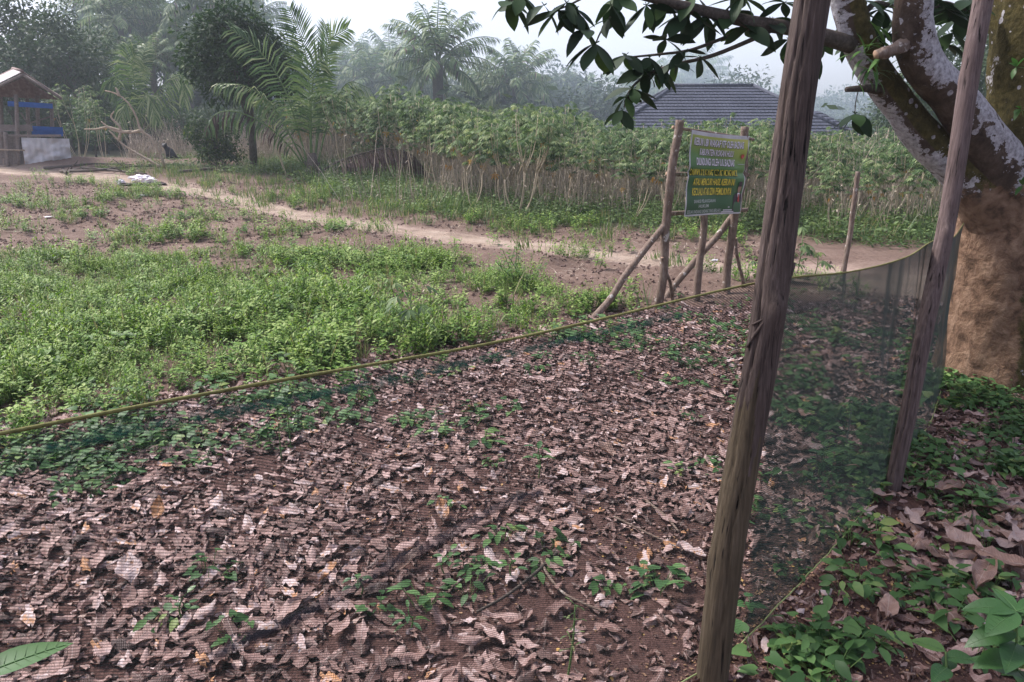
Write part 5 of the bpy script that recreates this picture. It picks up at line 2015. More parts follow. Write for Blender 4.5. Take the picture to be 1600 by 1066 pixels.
# main weed bed on the left
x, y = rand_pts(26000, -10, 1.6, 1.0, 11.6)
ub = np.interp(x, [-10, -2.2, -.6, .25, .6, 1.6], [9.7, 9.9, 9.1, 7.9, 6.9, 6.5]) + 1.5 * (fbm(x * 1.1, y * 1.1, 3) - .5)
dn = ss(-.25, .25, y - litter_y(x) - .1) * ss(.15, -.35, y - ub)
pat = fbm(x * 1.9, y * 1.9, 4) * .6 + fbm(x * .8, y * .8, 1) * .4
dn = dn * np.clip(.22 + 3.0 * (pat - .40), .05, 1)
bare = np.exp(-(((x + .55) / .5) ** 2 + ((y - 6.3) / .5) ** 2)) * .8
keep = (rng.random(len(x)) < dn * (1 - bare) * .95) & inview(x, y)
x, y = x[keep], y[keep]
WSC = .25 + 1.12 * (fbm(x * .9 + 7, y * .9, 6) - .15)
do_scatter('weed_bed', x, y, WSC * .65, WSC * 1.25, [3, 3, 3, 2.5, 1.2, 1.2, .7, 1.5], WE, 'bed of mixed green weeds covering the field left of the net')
# patchy weeds on the tilled soil
x, y = rand_pts(13000, -16, 3.4, 6.2, 22)
pd, sd = path_dist(x, y)
dn = np.clip(3.4 * (fbm(x * .9, y * .9, 5) - .515), .03, 1) * (pd > path_half(x) * .9) * (y > litter_y(x)) * (y < front_y(x) - .3)
keep = (rng.random(len(x)) < dn * .85) & inview(x, y)
x, y = x[keep], y[keep]
do_scatter('soil_weeds', x, y, .55, 1.15, [3, 3, 3, 2, .5, 1, .5, 1], WE, 'scattered weed patches on the bare tilled soil')
# grass verge on the far side of the path
x, y = rand_pts(14000, -16, 7, 7, 24)
pd, sd = path_dist(x, y)
dn = (sd > 0) * ss(.15, .5, pd - path_half(x) * .7) * ss(2.4, 1.2, pd - path_half(x)) * (y < front_y(x) + .5) * np.clip(.2 + 1.8 * (fbm(x * .8, y * .8, 6) - .35), 0, 1) * (x < 1.5)
dn = dn + .4 * (pd < path_half(x) * 1.5) * (fbm(x * 2.5, y * 2.5, 2) > .54) * (x > -9) * (x < 3)
keep = (rng.random(len(x)) < dn * .55) & inview(x, y)
x, y = x[keep], y[keep]
STW = []
for k in range(3):
    mb = MB()
    for j in range(7):
        a = U(0, 6.28)
        mb.quadleaf(frame((G(0, .08), G(0, .08), U(.005, .03)), (math.cos(a), math.sin(a), U(-.1, .25))), U(.08, .22), .007, .5, 0, U(0, 1))
    STW.append(mb.mesh('straw', M['stalk'], False))
sx, sy = rand_pts(6000, -15, 3.5, 6.2, 21)
ks = (sy > litter_y(sx)) & (sy < front_y(sx) - .4) & (rng.random(6000) < np.clip(2.5 * (fbm(sx * 1.2, sy * 1.2, 3) - .42), .05, 1)) & inview(sx, sy)
do_scatter('dry_straw', sx[ks], sy[ks], .6, 1.3, [1, 1, 1], STW, 'dry straw strewn over the tilled soil')
GR = [grass_proto(.22, 18, .05), grass_proto(.3, 14, .06), grass_proto(.16, 20, .06)]
do_scatter('grass_verge', x, y, .7, 1.3, [1, 1, 1], GR, 'grass verge along the sandy path')
# green undergrowth at the foot of the cassava
CV = []
for k in range(4):
    mb = MB()
    for j in range(70):
        a = U(0, 6.28)
        b_ = Vector((G(0, .2), G(0, .2), abs(G(0, .09)) + .02))
        l = U(.03, .065)
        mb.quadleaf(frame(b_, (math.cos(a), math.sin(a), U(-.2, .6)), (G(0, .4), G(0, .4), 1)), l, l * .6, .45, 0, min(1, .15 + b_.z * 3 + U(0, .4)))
    CV.append(mb.mesh('undergrowth', M['under'], False))
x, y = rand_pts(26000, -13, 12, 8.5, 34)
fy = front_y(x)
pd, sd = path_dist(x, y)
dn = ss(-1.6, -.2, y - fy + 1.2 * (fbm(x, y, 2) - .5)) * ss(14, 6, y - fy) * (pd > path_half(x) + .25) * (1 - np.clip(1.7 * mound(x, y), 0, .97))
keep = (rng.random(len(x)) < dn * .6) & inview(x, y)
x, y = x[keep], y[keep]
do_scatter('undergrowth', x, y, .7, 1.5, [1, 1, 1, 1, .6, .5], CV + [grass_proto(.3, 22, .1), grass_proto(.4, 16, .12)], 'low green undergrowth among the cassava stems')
# dry grey stalks between the cassava plants
ST = []
for k in range(5):
    mb = MB()
    for j in range(20):
        b_ = Vector((G(0, .25), G(0, .25), 0))
        h = U(.3, .95) if j < 16 else U(.9, 1.5)
        e = b_ + Vector((G(0, .09), G(0, .09), h)) if j < 16 else b_ + Vector((G(0, .45), G(0, .3), h))
        mb.tube([b_, b_.lerp(e, .5) + Vector((G(0, .02), G(0, .02), 0)), e], [.007, .005, .003], 3, 0, U(0, 1), False)
        for i in range(2):
            q = b_.lerp(e, U(.4, .95))
            a = U(0, 6.28)
            mb.quadleaf(frame(q, (math.cos(a), math.sin(a), U(-.8, .5))), U(.06, .14), .02, .4, 0, U(0, 1))
    ST.append(mb.mesh('stalk', M['stalk'], False))
x, y = rand_pts(9000, -16, 13, 10, 34)
fy = front_y(x)
dn = .55 * ss(.2, 3.0, y - fy) * ss(15, 12, y - fy)
px, py, _ = project(x, y, .1)
dn = np.where((px > 515) & (px < 690) & (y < 25), .02, dn)
dn = np.where(px < 470, .8 * ss(25.5, 27, y) * ss(33, 31, y) * (px > 215), dn)
keep = (rng.random(len(x)) < dn * .5) & inview(x, y)
x, y = x[keep], y[keep]
do_scatter('dry_stalks', x, y, .75, 1.15, [1] * 5, ST, 'grey dry weed stalks standing between the cassava plants', .06)
# soil clods
CL = []
for k in range(4):
    mb = MB()
    NU, NV = 7, 5
    for i in range(NV):
        for j in range(NU):
            a, b_ = 2 * PI * j / NU, PI * (i + .15) / (NV - .7)
            r_ = U(.65, 1.3)
            mb.v.append((r_ * math.cos(a) * math.sin(b_), r_ * math.sin(a) * math.sin(b_) * .8, r_ * math.cos(b_) * .6))
    for i in range(NV - 1):
        for j in range(NU):
            mb.f.append((i * NU + j, (i + 1) * NU + j, (i + 1) * NU + (j + 1) % NU, i * NU + (j + 1) % NU))
            mb.m.append(0)
            mb.t.append(U(0, 1))
    CL.append(mb.mesh('clod', M['clod'], False))
x, y = rand_pts(52000, -14, 4, 6.2, 20)
pd, sd = path_dist(x, y)
dn = (y > litter_y(x)) * (pd > path_half(x)) * np.clip(2.5 * (fbm(x * 1.6, y * 1.6, 7) - .3), .06, 1) * (y < front_y(x) - .6)
keep = (rng.random(len(x)) < dn * .8) & inview(x, y)
x, y = x[keep], y[keep]
n = len(x)
scatter('soil_clods', np.stack([x, y, gz(x, y) + .004], 1), rng.uniform(0, 6.28, (n, 3)), rng.uniform(.006, .03, n) * rng.uniform(.4, 1.3, n), rng.integers(0, 4, n), CL, 'broken clods of reddish brown soil')

# ---- fallen leaves
random.seed(8)


def fallen_mesh(L, W, arch, bend, twist, tint, ragged=0.0, mt='litter', rows_=7, cols=5, torn=0.0):
    mb = MB()
    vs = []
    y = z = 0.0
    for i in range(rows_):
        t = i / (rows_ - 1)
        w = W * .5 * (math.sin(PI * (.04 + .93 * t) ** .85) ** .75)
        ang = bend * (t - .5) * 2
        if i:
            y += L / (rows_ - 1) * math.cos(ang)
            z += L / (rows_ - 1) * math.sin(ang)
        for k in range(cols):
            s_ = (k / (cols - 1) - .5) * 2
            e_ = 1 - ragged * random.random() if abs(s_) > .9 else 1
            th = arch * s_
            xx = w * e_ * (math.sin(th) / arch if abs(arch) > .01 else s_)
            zz = (w * (1 - math.cos(th)) / arch if abs(arch) > .01 else 0) + .006 * math.sin(t * 9 + s_ * 2 + L * 300)
            tw = twist * (t - .5)
            vs.append((xx * math.cos(tw), y - L / 2, z + zz + xx * math.sin(tw) + G(0, .0055) * (W / .06)))
    mz = min(v[2] for v in vs)
    vs = [(a, b_, c_ - mz) for a, b_, c_ in vs]
    fs = [(i * cols + k, i * cols + k + 1, (i + 1) * cols + k + 1, (i + 1) * cols + k) for i in range(rows_ - 1) for k in range(cols - 1)]
    if torn:
        fs = [f for i, f in enumerate(fs) if not ((i % (cols - 1) in (0, cols - 2)) and random.random() < torn * 2.2)]
        if random.random() < .5:
            fs = fs[:len(fs) - (cols - 1) * random.choice((1, 2))]
    for f in fs:
        mb.t.append(max(0, min(1, tint + U(-.05, .05))))
        mb.f.append(f)
        mb.m.append(0)
    mb.v = vs
    return mb.mesh('fallen_leaf', M[mt], True)


LV = []
for k in range(16):
    LV.append(fallen_mesh(U(.11, .165), U(.06, .092), random.choice((-1, 1)) * U(.1, .7), U(-.3, .3), U(-.5, .5), (.12, .3, .38, .45, .5, .55, .62, .68, .72, .5, .25, .4, .58, .8, .92, .33)[k], (.25, .5, .7)[k % 3], torn=(0, .1, .22, .05)[k % 4]))
FR = []
for k in range(6):
    FR.append(fallen_mesh(U(.04, .07), U(.025, .045), U(-1, 1), U(-.6, .6), U(-1, 1), (.2, .35, .5, .6, .72, .4)[k], .6, rows_=4, cols=4))

litter = bpy.data.objects.new('leaf_litter', None)
COL.objects.link(litter)
litter['kind'] = 'structure'
litter['label'] = 'carpet of dry fallen leaves under the net and tree'
x, y = rand_pts(46000, -4.2, 5.5, .7, 7.4)
edge = y - litter_y(x) + .9 * (fbm(x * 1.5, y * 1.5, 5) - .5)
# bare earth in front of the near post and along the net foot
bare = 1.0 * np.exp(-(((x - .45) / .42) ** 2 + ((y - 2.05) / .42) ** 2)) + .9 * np.exp(-(((x - 1.0) / .35) ** 2 + ((y - 2.45) / .4) ** 2)) + .9 * np.exp(-(((x - .95) / .3) ** 2 + ((y - 1.95) / .3) ** 2))
netside = (y - (1.93 + (x - .64) * 1.09) < 0) & (x > .3)
right_green = np.exp(-(((x - 1.9) / .85) ** 2 + ((y - 4.6) / 1.2) ** 2)) + .7 * np.exp(-(((x - 2.6) / .5) ** 2 + ((y - 3.5) / .5) ** 2))
dn = ss(.35, -.45, edge) * np.clip(1 - bare, .05, 1) * np.clip(1 - .45 * right_green, .2, 1)
dn = dn * np.clip(.35 + 2.2 * (fbm(x * 2.2, y * 2.2, 1) - .32), .1, 1)
dn = np.where(netside, dn * ss(1.25, 1.8, x + .3 * y - .35) * .6, dn)
keep = (rng.random(len(x)) < dn * .95) & inview(x, y)
x, y = x[keep], y[keep]
n = len(x)
z = gz(x, y)
lift = rng.random(n) * .012 + .001
dist = np.sqrt(x ** 2 + y ** 2 + 2.2)
scl = rng.uniform(.22, .82, n) ** 1.1
rot = np.stack([rng.normal(0, .13, n), rng.normal(0, .13, n), rng.uniform(0, 6.28, n)], 1)
var = rng.integers(0, len(LV), n)
ordr = np.argsort(dist / (scl * (.6 + lift * 25)))
top = ordr[:290]
for i in top:
    o = bpy.data.objects.new('fallen_leaf', LV[var[i]])
    COL.objects.link(o)
    o.parent = litter
    o.location = (x[i], y[i], z[i] + lift[i] + .006)
    o.rotation_euler = rot[i]
    o.scale = (scl[i],) * 3
rst = ordr[290:]
scatter('leaf_layer', np.stack([x, y, z + lift], 1)[rst], rot[rst], scl[rst], var[rst], LV, None, litter)
x, y = rand_pts(95000, -4.2, 5.5, .7, 7.4)
edge = y - litter_y(x) + .9 * (fbm(x * 1.5, y * 1.5, 5) - .5)
dn = ss(.5, -.3, edge) * np.clip(.4 + 1.3 * (fbm(x * 3, y * 3, 2) - .3), .15, 1)
keep = (rng.random(len(x)) < dn * .75) & inview(x, y)
x, y = x[keep], y[keep]
n = len(x)
scatter('leaf_fragments', np.stack([x, y, gz(x, y) + .002], 1), np.stack([rng.normal(0, .3, n), rng.normal(0, .3, n), rng.uniform(0, 6.28, n)], 1), rng.uniform(.3, 1.2, n), rng.integers(0, 6, n), FR, None, litter)
# wood chips and seeds near the posts
CH = []
for k in range(4):
    mb = MB()
    mb.box((0, 0, .12), (1, .45 + .15 * k, .22), tint=(.2, .5, .75, 1)[k])
    CH.append(mb.mesh('chip', M['chips'], False))
x, y = rand_pts(60000, -1.2, 2.6, .9, 3.6)
w_ = np.exp(-(((x - .7) / .6) ** 2 + ((y - 2.0) / .55) ** 2)) + .7 * np.exp(-(((x - 1.25) / .5) ** 2 + ((y - 2.35) / .4) ** 2)) + .06
keep = (rng.random(len(x)) < w_ * np.clip(3.0 * (fbm(x * 4, y * 4, 3) - .3), .1, 1) * .62) & inview(x, y)
x, y = x[keep], y[keep]
n = len(x)
scatter('wood_chips', np.stack([x, y, gz(x, y) + .002], 1), np.stack([rng.normal(0, .3, n), rng.normal(0, .3, n), rng.uniform(0, 6.28, n)], 1), rng.uniform(.003, .012, n), rng.choice(4, n, p=[.38, .4, .18, .04]), CH, None, litter)

# ---- green ground cover
GC = []
for k in range(5):
    mb = MB()
    for j in range(12):
        a = U(0, 6.28)
        r_ = U(.01, .1)
        b_ = Vector((math.cos(a) * r_, math.sin(a) * r_, U(.02, .09)))
        mb.tube([(b_.x * .4, b_.y * .4, 0), b_], .0015, 3, 1, .5, False)
        l = U(.032, .062)
        aa = a + G(0, .7)
        Mx = frame(b_, (math.cos(aa), math.sin(aa), U(-.2, .35)), (G(0, .25), G(0, .25), 1))
        if k < 3:
            mb.heart(Mx, l, l * .85, .15, .25, 0, U(.2, .9))
        else:
            mb.blade(Mx, l * 1.25, l * .6, 4, .5, .2, .42, 0, U(.2, .95))
    GC.append(mb.mesh('ground_cover', [M['cover'], M['green_stem']]))
x, y = rand_pts(26000, -4.2, 6, .7, 7.3)
e_ = y - litter_y(x)


def blob(px, py, r, sx=1.0):
    c_ = at_z(px, py, 0)
    return np.exp(-(((x - c_.x) / (r * sx)) ** 2 + ((y - c_.y) / r) ** 2))


dn = 0.95 * blob(1330, 560, 1.0, .9) + .9 * blob(1380, 640, .7, 1.1) + .9 * blob(1330, 690, .5, 1.0) + .25 * blob(1230, 520, .5) + 1.5 * blob(1550, 660, .8, .95) + 1.4 * blob(1480, 720, .55) + 1.1 * blob(1390, 870, .3) + 1.1 * blob(1440, 900, .32) + .8 * blob(1460, 800, .35) + .9 * blob(1450, 960, .25) + .7 * blob(1390, 1000, .2) + .9 * blob(1560, 760, .35) + .7 * blob(1540, 1000, .3) \
    + .5 * blob(1480, 980, .3) + .8 * blob(1350, 1040, .22) + .6 * blob(1480, 1060, .3) + .3 * blob(1230, 740, .3) \
    + .9 * blob(220, 680, .45, 1.4) + .85 * blob(60, 730, .4) + .9 * blob(400, 650, .45, 1.2) + .8 * blob(560, 625, .4, 1.2) + .85 * blob(860, 545, .5, 1.4) + .6 * blob(740, 660, .28) + .25 * blob(1010, 600, .3) + .35 * blob(940, 545, .4) \
    + .2 * blob(700, 860, .2) + .3 * blob(640, 950, .2) + .2 * blob(780, 880, .2) + .5 * blob(300, 960, .22) + .3 * blob(1080, 570, .4) + .3 * blob(620, 1010, .25) + .4 * blob(180, 760, .2) + .4 * blob(700, 640, .25)
dn = dn * np.clip(.25 + 3.4 * (fbm(x * 3.1, y * 3.1, 4) - .42), 0, 1.25) + .006
dn = dn * (e_ < .6)
keep = (rng.random(len(x)) < dn * .27) & inview(x, y)
x, y = x[keep], y[keep]
do_scatter('ground_cover', x, y, .55, 1.1, [1, 1, .8, 1, 1], GC, 'patches of low green ground cover among the dry leaves', .15)
# grass and small plants under the field edge of the net
x, y = rand_pts(2600, -3.6, 1.5, 2.2, 6.8)
dn = ss(-.9, .1, y - litter_y(x)) * np.clip(2.2 * (fbm(x * 1.6, y * 1.6, 2) - .42), 0, 1)
keep = (rng.random(len(x)) < dn * .5)
x, y = x[keep], y[keep]
do_scatter('edge_weeds', x, y, .45, .9, [3, 3, 3, 2, 1, 1, .5, 1], WE, 'weeds creeping in at the edge of the dry leaves')

# ================================================================== SINGLE PLANTS, STICKS AND STRIKING LEAVES
random.seed(66)


def seedling(px, py, h, pairs, L, W, lab, mt='bigleaf', lean=(0, 0), name='seedling', cat='seedling', heart=False, p=None):
    b_ = p if p is not None else on_ground(px, py)
    t = thing(name, lab, cat, b_)
    e = b_ + Vector((lean[0], lean[1], h))
    mb = MB()
    P = smooth_path([b_ - Vector((0, 0, .02)), b_.lerp(e, .5) + Vector((G(0, .012), G(0, .012), 0)), e], 8)
    mb.tube(P, list(np.linspace(.004, .002, 8)), 6)
    part('stem', mb.mesh('stem', M['green_stem']), t)
    a0 = U(0, 6.28)
    for k in range(pairs):
        tt = .35 + .65 * (k + 1) / pairs
        q = b_.lerp(e, tt)
        for s_ in (0, 1):
            a = a0 + k * 1.4 + s_ * PI + G(0, .2)
            mb = MB()
            d = (math.cos(a), math.sin(a), U(.0, .6))
            mb.tube([q, q + Vector(d) * .02], .0015, 4)
            Mx = frame(q + Vector(d) * .02, d)
            l = L * U(.55, .8)
            if heart:
                mb.heart(Mx, l, l * .85, .15, .3, 0, U(.3, .8))
            else:
                mb.blade(Mx, l, W * U(.6, .8), 6, U(.3, .9), .25, .45, 0, U(.3, .9))
            part('leaf', mb.mesh('leaf', M[mt]), t)
    return t


seedling(840, 752, .17, 4, .085, .035, 'upright seedling with bright paired leaves in the middle of the dry leaves')
seedling(1005, 905, .05, 2, .06, .05, 'low seedling with two pale leaves left of the near post', heart=True)
seedling(1062, 925, .06, 2, .065, .05, 'heart leaved seedling just left of the foot of the near post', heart=True)
seedling(1168, 965, .07, 2, .065, .05, 'heart leaved seedling at the right side of the near post foot', heart=True)
seedling(560, 930, .07, 3, .06, .03, 'small dark seedling on the dark net fold')
seedling(700, 900, .09, 4, .055, .03, 'seedling beside the long brown leaf under the net fold')
seedling(800, 905, .08, 3, .065, .028, 'narrow leaved seedling left of the forked twig')
seedling(640, 985, .06, 4, .075, .02, 'bright seedling with slender leaves near the bottom edge')
seedling(290, 975, .10, 4, .05, .03, 'sprawling seedling near the pale round leaf at left')
seedling(440, 720, .28, 6, .04, .02, 'tall thin stemmed seedling behind the net near the hem', 'weed')
seedling(455, 705, .30, 6, .04, .02, 'second tall thin seedling just right of the first', 'weed')
seedling(1275, 745, .14, 4, .09, .05, 'seedling with broad leaves between the two posts', lean=(.03, 0))
seedling(1180, 690, .12, 4, .07, .03, 'seedling touching the right side of the near post')
seedling(885, 1066, .27, 7, .03, .008, 'thin upright grass stalk in front of the bare earth', 'grass', (.02, 0), 'grass_stalk', 'grass stalk')

# young cassava behind the net and in the weed bed
def young_cassava(p, h, n, L, lab):
    t = thing('young_cassava', lab, 'cassava', p)
    mb = MB()
    e = p + Vector((.02, 0, h))
    mb.tube([p - Vector((0, 0, .03)), p.lerp(e, .5) + Vector((.015, 0, 0)), e], [.006, .005, .004], 6)
    part('stem', mb.mesh('stem', M['green_stem']), t)
    for k in range(n):
        q = p.lerp(e, .4 + .6 * k / max(1, n - 1))
        a = k * 2.4 + U(-.3, .3)
        tip = q + Vector((math.cos(a) * .12, math.sin(a) * .12, U(.02, .1)))
        mb = MB()
        mb.tube([q, tip], .002, 4, 1)
        base = frame(tip, (math.cos(a), math.sin(a), -.15))
        for j in range(5):
            aa = (j - 2) * .55
            l = L * (1 - .12 * abs(j - 2)) * U(.85, 1.1)
            mb.blade(base @ Matrix.Rotation(aa, 4, 'Z') @ Matrix.Rotation(-.15 + U(-.2, .1), 4, 'X'), l, l * .26, 4, .6, .2, .55, 0, U(.25, .85))
        part('leaf', mb.mesh('leaf', [M['cassava'], M['green_stem']]), t)


young_cassava(on_ground(1245, 430), .52, 9, .16, 'young cassava seedling beside the path right of the near post')
young_cassava(on_ground(1272, 432), .26, 5, .15, 'small young cassava between the near post and the stake')
young_cassava(on_ground(640, 545), .42, 9, .13, 'young cassava standing in the middle of the weed bed')
young_cassava(on_ground(600, 500), .26, 6, .11, 'small cassava seedling left behind the young cassava in the weeds')
young_cassava(on_ground(1225, 440), .30, 6, .13, 'young cassava half hidden by the near post')
young_cassava(on_ground(1165, 440), .22, 5, .10, 'tiny cassava at the foot of the right sign pole')

# leafy bush at the right end of the weed bed
p = on_ground(812, 447)
t = thing('weed_bush', 'round leafy bush at the right end of the weed bed', 'bush', p)
for k in range(9):
    a = U(0, 6.28)
    b_ = p + Vector((G(0, .1), G(0, .1), 0))
    e = b_ + Vector((math.cos(a) * U(.1, .3), math.sin(a) * U(.1, .25), U(.22, .4)))
    mb = MB()
    mb.tube([b_, e], .004, 4, 1)
    for j in range(42):
        q = b_.lerp(e, U(.2, 1)) + Vector((G(0, .05), G(0, .05), G(0, .04)))
        aa = U(0, 6.28)
        l = U(.035, .06)
        mb.quadleaf(frame(q, (math.cos(aa), math.sin(aa), U(-.1, .6))), l, l * .55, .45, 0, U(.1, .75))
    part('sprig', mb.mesh('sprig', [M['weed'], M['green_stem']], False), t)

# close plants at the frame corners
def near_plant(stem_pts, leaves, lab, name='broadleaf_plant'):
    b_ = Vector(stem_pts[0])
    t = thing(name, lab, 'plant', b_)
    mb = MB()
    mb.tube(smooth_path(stem_pts, 12), list(np.linspace(.005, .003, 12)), 6)
    part('stem', mb.mesh('stem', M['green_stem']), t)
    for (p_, d, L, W, dr, tint) in leaves:
        mb = MB()
        Fm = frame(p_, d, (0, -.2, 1))
        L, W = L * .82, W * .85
        mb.blade(Fm, L, W, 10, dr, .22, .42, 0, tint)
        y_ = z_ = 0.0
        rib = [Fm @ Vector((0, 0, .0006))]
        for i in range(1, 10):
            a_ = -dr * (i - .5) / 10
            y_ += L / 10 * math.cos(a_)
            z_ += L / 10 * math.sin(a_)
            rib.append(Fm @ Vector((0, y_, z_ + .0006)))
            w_ = W * .5 * math.sin(PI * (i / 10) ** (math.log(.5) / math.log(.42))) ** .9 * .8
            for s_ in (-1, 1):
                q_ = Fm @ Vector((s_ * w_, y_ + L * .06, z_ + .22 * w_ + .0004))
                mb.tube([rib[-1], q_], [.0004, .0001], 3, 1, .5, False)
        mb.tube(rib, list(np.linspace(.0013, .0005, 10)), 4, 1, .5, False)
        part('leaf', mb.mesh('leaf', [M['bigleaf'], M['vein']]), t)


q0 = Vector((-.72, .42, gz1(-.72, .42)))
q1 = at_y(-30, 1066, .60)
near_plant([q0, q0.lerp(q1, .5) + Vector((-.03, 0, 0)), q1],
           [(at_y(-45, 1062, .60), (at_y(118, 990, .66) - at_y(-45, 1062, .60)), .108, .04, .25, .62), (at_y(-30, 1066, .60), (-.3, .2, .3), .1, .05, .5, .5), (q0.lerp(q1, .8), (-.5, -.2, .2), .09, .04, .5, .5)],
           'bright green leaf of a plant reaching in at the bottom left corner')
rb0 = on_ground(1590, 1120)
rt0 = at_y(1588, 955, rb0.y + .05)
near_plant([rb0, rb0.lerp(rt0, .5), rt0],
           [(rt0, (-.9, .2, .15), .17, .075, .7, .5), (rt0, (-.7, -.4, .0), .17, .085, .6, .45), (rt0, (.8, .1, .2), .15, .07, .6, .5), (rb0.lerp(rt0, .8), (-.8, -.1, .1), .19, .08, .9, .35), (rb0.lerp(rt0, .7), (-.5, -.6, .2), .17, .085, .8, .3),
            (rb0.lerp(rt0, .55), (-.95, -.2, .3), .17, .08, .9, .4), (rb0.lerp(rt0, .6), (.5, -.6, .1), .17, .09, .8, .4), (rb0.lerp(rt0, .4), (-.7, .4, .3), .15, .07, .7, .4), (rb0.lerp(rt0, .45), (-.2, -.8, .3), .16, .08, .7, .5), (rt0, (-.1, .7, .3), .12, .05, .6, .6)],
           'broad leaved green plant filling the bottom right corner')
rb1 = on_ground(1482, 1090)
near_plant([rb1, rb1 + Vector((0, .03, .07)), rb1 + Vector((0, .05, .12))],
           [(rb1 + Vector((0, .05, .12)), (-.6, .5, .1), .12, .06, .5, 1.0), (rb1 + Vector((0, .05, .1)), (.7, -.2, .2), .11, .06, .6, .3), (rb1 + Vector((0, .03, .08)), (-.6, -.5, .2), .12, .065, .6, .35), (rb1 + Vector((0, .03, .07)), (.5, .6, .2), .1, .05, .6, .4)],
           'low plant with one yellowing leaf left of the bottom right plant')

# striking single dry leaves
def dry_leaf(px, py, L, W, rz, lab, tint, arch=.6, bend=.3, mt='litter', lift=.03, tilt=(0, 0)):
    p_ = on_ground(px, py)
    o = single('dry_leaf', fallen_mesh(L, W, arch, bend, .4, tint, .1, mt, 9, 7), lab, 'leaf', p_ + Vector((0, 0, lift)))
    o.rotation_euler = (tilt[0], tilt[1], rz)


dry_leaf(1372, 788, .13, .06, 1.5, 'orange brown dry leaf at the foot of the second post', .75, .5, .2, 'brownleaf', .04, (.2, 0))
dry_leaf(1322, 742, .16, .045, 1.3, 'long curled brown leaf lying between the two posts', .7, .9, .3, 'brownleaf', .03)
dry_leaf(1268, 855, .10, .045, -.6, 'brown leaf leaning on the net beside its bottom cord', .6, .5, .3, 'brownleaf', .05, (.6, .3))
dry_leaf(1250, 662, .16, .075, 1.2, 'orange brown leaf among the green cover right of the near post', .7, .5, .2, 'brownleaf', .05)
dry_leaf(690, 812, .10, .06, .4, 'orange brown leaf standing just above the dark net fold', .97, .4, .2, 'litter', .04, (.5, 0))
dry_leaf(640, 888, .15, .055, -.7, 'reddish brown leaf lying under the dark net fold', .5, .7, .2, 'brownleaf', .03, (.2, .1))
dry_leaf(785, 982, .14, .05, 1.4, 'pale pinkish leaf on the edge of the bare earth', .62, .5, .2, 'litter', .03)
dry_leaf(205, 912, .12, .10, .5, 'broad pale grey leaf at lower left', .8, .5, .2, 'litter', .05, (.3, 0))
dry_leaf(250, 808, .10, .055, .2, 'upright orange leaf in the litter at left', .97, .4, .2, 'litter', .04, (.7, 0))
dry_leaf(1530, 925, .24, .085, 2.4, 'long smooth grey brown leaf in the pile at lower right', .85, .8, .2, 'brownleaf', .06)
dry_leaf(1565, 905, .2, .09, .9, 'broad brown leaf uppermost in the pile at lower right', .7, .4, .2, 'brownleaf', .07)
dry_leaf(1500, 870, .17, .09, .4, 'pointed tan leaf at the upper edge of the lower right pile', .85, .5, .3, 'brownleaf', .05)
dry_leaf(1590, 870, .15, .08, 2.0, 'pale grey leaf at the right edge of the pile', 1.0, .5, .3, 'brownleaf', .06)
dry_leaf(1480, 780, .16, .08, 1.8, 'brown leaf lying in the green cover below the tree', .65, .5, .2, 'brownleaf', .05)
dry_leaf(1545, 812, .16, .06, 1.4, 'narrow brown leaf right of the second post foot', .6, .6, .2, 'brownleaf', .05)
dry_leaf(1385, 965, .13, .07, -.5, 'dull pinkish leaf on the chips right of the near post', .85, .4, .2, 'brownleaf', .03)
dry_leaf(1400, 905, .12, .04, 1.1, 'small folded brown leaf in the low green cover', .5, .9, .2, 'brownleaf', .04)
dry_leaf(945, 715, .13, .075, .6, 'reddish brown leaf in the deep litter left of the near post', .55, .5, .2, 'brownleaf', .04, (.3, 0))
BL = [fallen_mesh(U(.12, .2), U(.05, .08), U(-1, 1), U(-.4, .4), U(-.8, .8), (.2, .45, .6, .75, .9, 1.0)[k], .1, 'brownleaf', 8, 6) for k in range(6)]
for k in range(42):
    px, py = 1400 + U(0, 260), 790 + U(0, 230)
    if px < 1400 + (py - 790) * .45:
        continue
    p_ = on_ground(px, py)
    o = bpy.data.objects.new('large_leaf', random.choice(BL))
    COL.objects.link(o)
    o.parent = litter
    o.location = p_ + Vector((0, 0, U(.005, .05)))
    o.rotation_euler = (G(0, .2), G(0, .2), U(0, 6.28))
    s_ = U(.7, 1.1)
    o.scale = (s_, s_, s_)

# twigs lying on the ground
for pl, r_, lab in (([(845, 882), (855, 905), (880, 935), (920, 955), (945, 965)], .006, 'curved pale twig on the bare earth left of the near post'), ([(870, 872), (835, 905), (790, 940), (745, 965)], .008, 'dark straight twig crossing the curved pale one'),
                    ([(960, 815), (1000, 835), (1055, 862)], .005, 'thin straight twig in the deep litter'), ([(1010, 790), (1040, 815), (1060, 838)], .007, 'stout short twig beside the thin straight twig'),
                    ([(1108, 880), (1120, 868), (1130, 855)], .004, 'short twig touching the near post')):
    mb = MB()
    P = smooth_path([on_ground(px, py) + Vector((0, 0, .022)) for px, py in pl], 14)
    mb.tube(P, list(np.linspace(r_, r_ * .6, 14)), 6)
    single('twig', mb.mesh('twig', M['twig'] if 'dark' in lab else M['pole']), lab, 'twig')

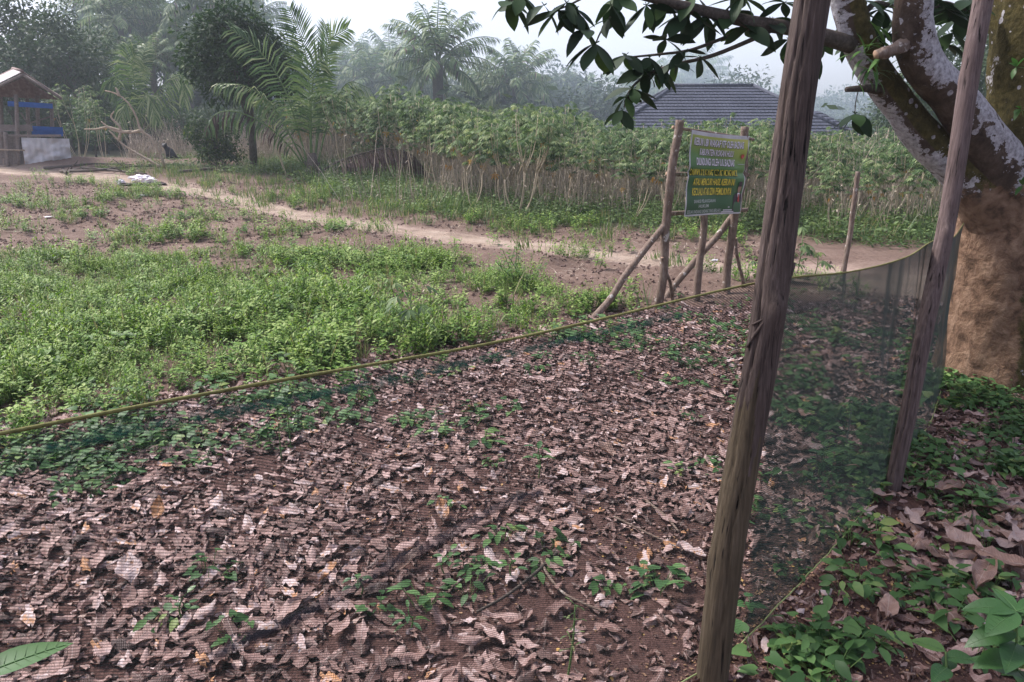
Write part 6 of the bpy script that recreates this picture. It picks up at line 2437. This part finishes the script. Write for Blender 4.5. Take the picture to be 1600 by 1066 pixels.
ROWS.update({'cassava plants in the front row': 'bare stemmed cassava plant, %s from the left along the front row', 'oil palms behind the cassava': 'hazy oil palm behind the cassava, %s from the left',
             'tall misty oil palms at left': 'tall misty oil palm behind the hut and palm, %s from the left', 'trees of the wood behind the field': 'hazy dark tree of the wood behind the field, %s from the left',
             'tall trees behind the hut': 'tall dark tree behind the hut, %s from the left', 'misty trees of the left wood': 'blue grey misty tree in the left wood, %s from the left',
             'trees behind the big tree limbs': 'soft green tree behind the big tree limbs, %s from the left', 'faint oil palms near the roof': 'faint far oil palm near the house roof, %s from the left',
             'low bushes under the left wood': 'low green bush under the left wood, %s from the left'})
number_rows()
# ================================================================== SMOKE AND HAZE
mb = MB()
NU, NV = 28, 16
for i in range(NV + 1):
    for k in range(NU):
        a, b_ = 2 * PI * k / NU, PI * i / NV
        mb.v.append((-18 + 62 * math.cos(a) * math.sin(b_), 70 + 26 * math.sin(a) * math.sin(b_), 5 + 15 * math.cos(b_)))
for i in range(NV):
    for k in range(NU):
        mb.f.append((i * NU + k, (i + 1) * NU + k, (i + 1) * NU + (k + 1) % NU, i * NU + (k + 1) % NU))
        mb.m.append(0)
        mb.t.append(.5)
smoke = setting('mist', mb.mesh('mist', []), 'stuff', 'thin blue grey mist hanging in the far wood')
m, nt, out = mat('mist')
v = nt.nodes.new('ShaderNodeVolumePrincipled')
v.inputs['Color'].default_value = (0.74, 0.87, 0.99, 1)
v.inputs['Density'].default_value = 0.0105
nt.links.new(v.outputs[0], out.inputs['Volume'])
smoke.data.materials.append(m)
mb = MB()
mb.box((0, 60, 10.5), (420, 220, 26))
hz = setting('haze', mb.mesh('haze', []), 'stuff')
m, nt, out = mat('haze')
v = nt.nodes.new('ShaderNodeVolumePrincipled')
v.inputs['Color'].default_value = (0.80, 0.89, 0.99, 1)
v.inputs['Density'].default_value = HAZE_DENSITY
v.inputs['Anisotropy'].default_value = 0.2
nt.links.new(v.outputs[0], out.inputs['Volume'])
hz.data.materials.append(m)
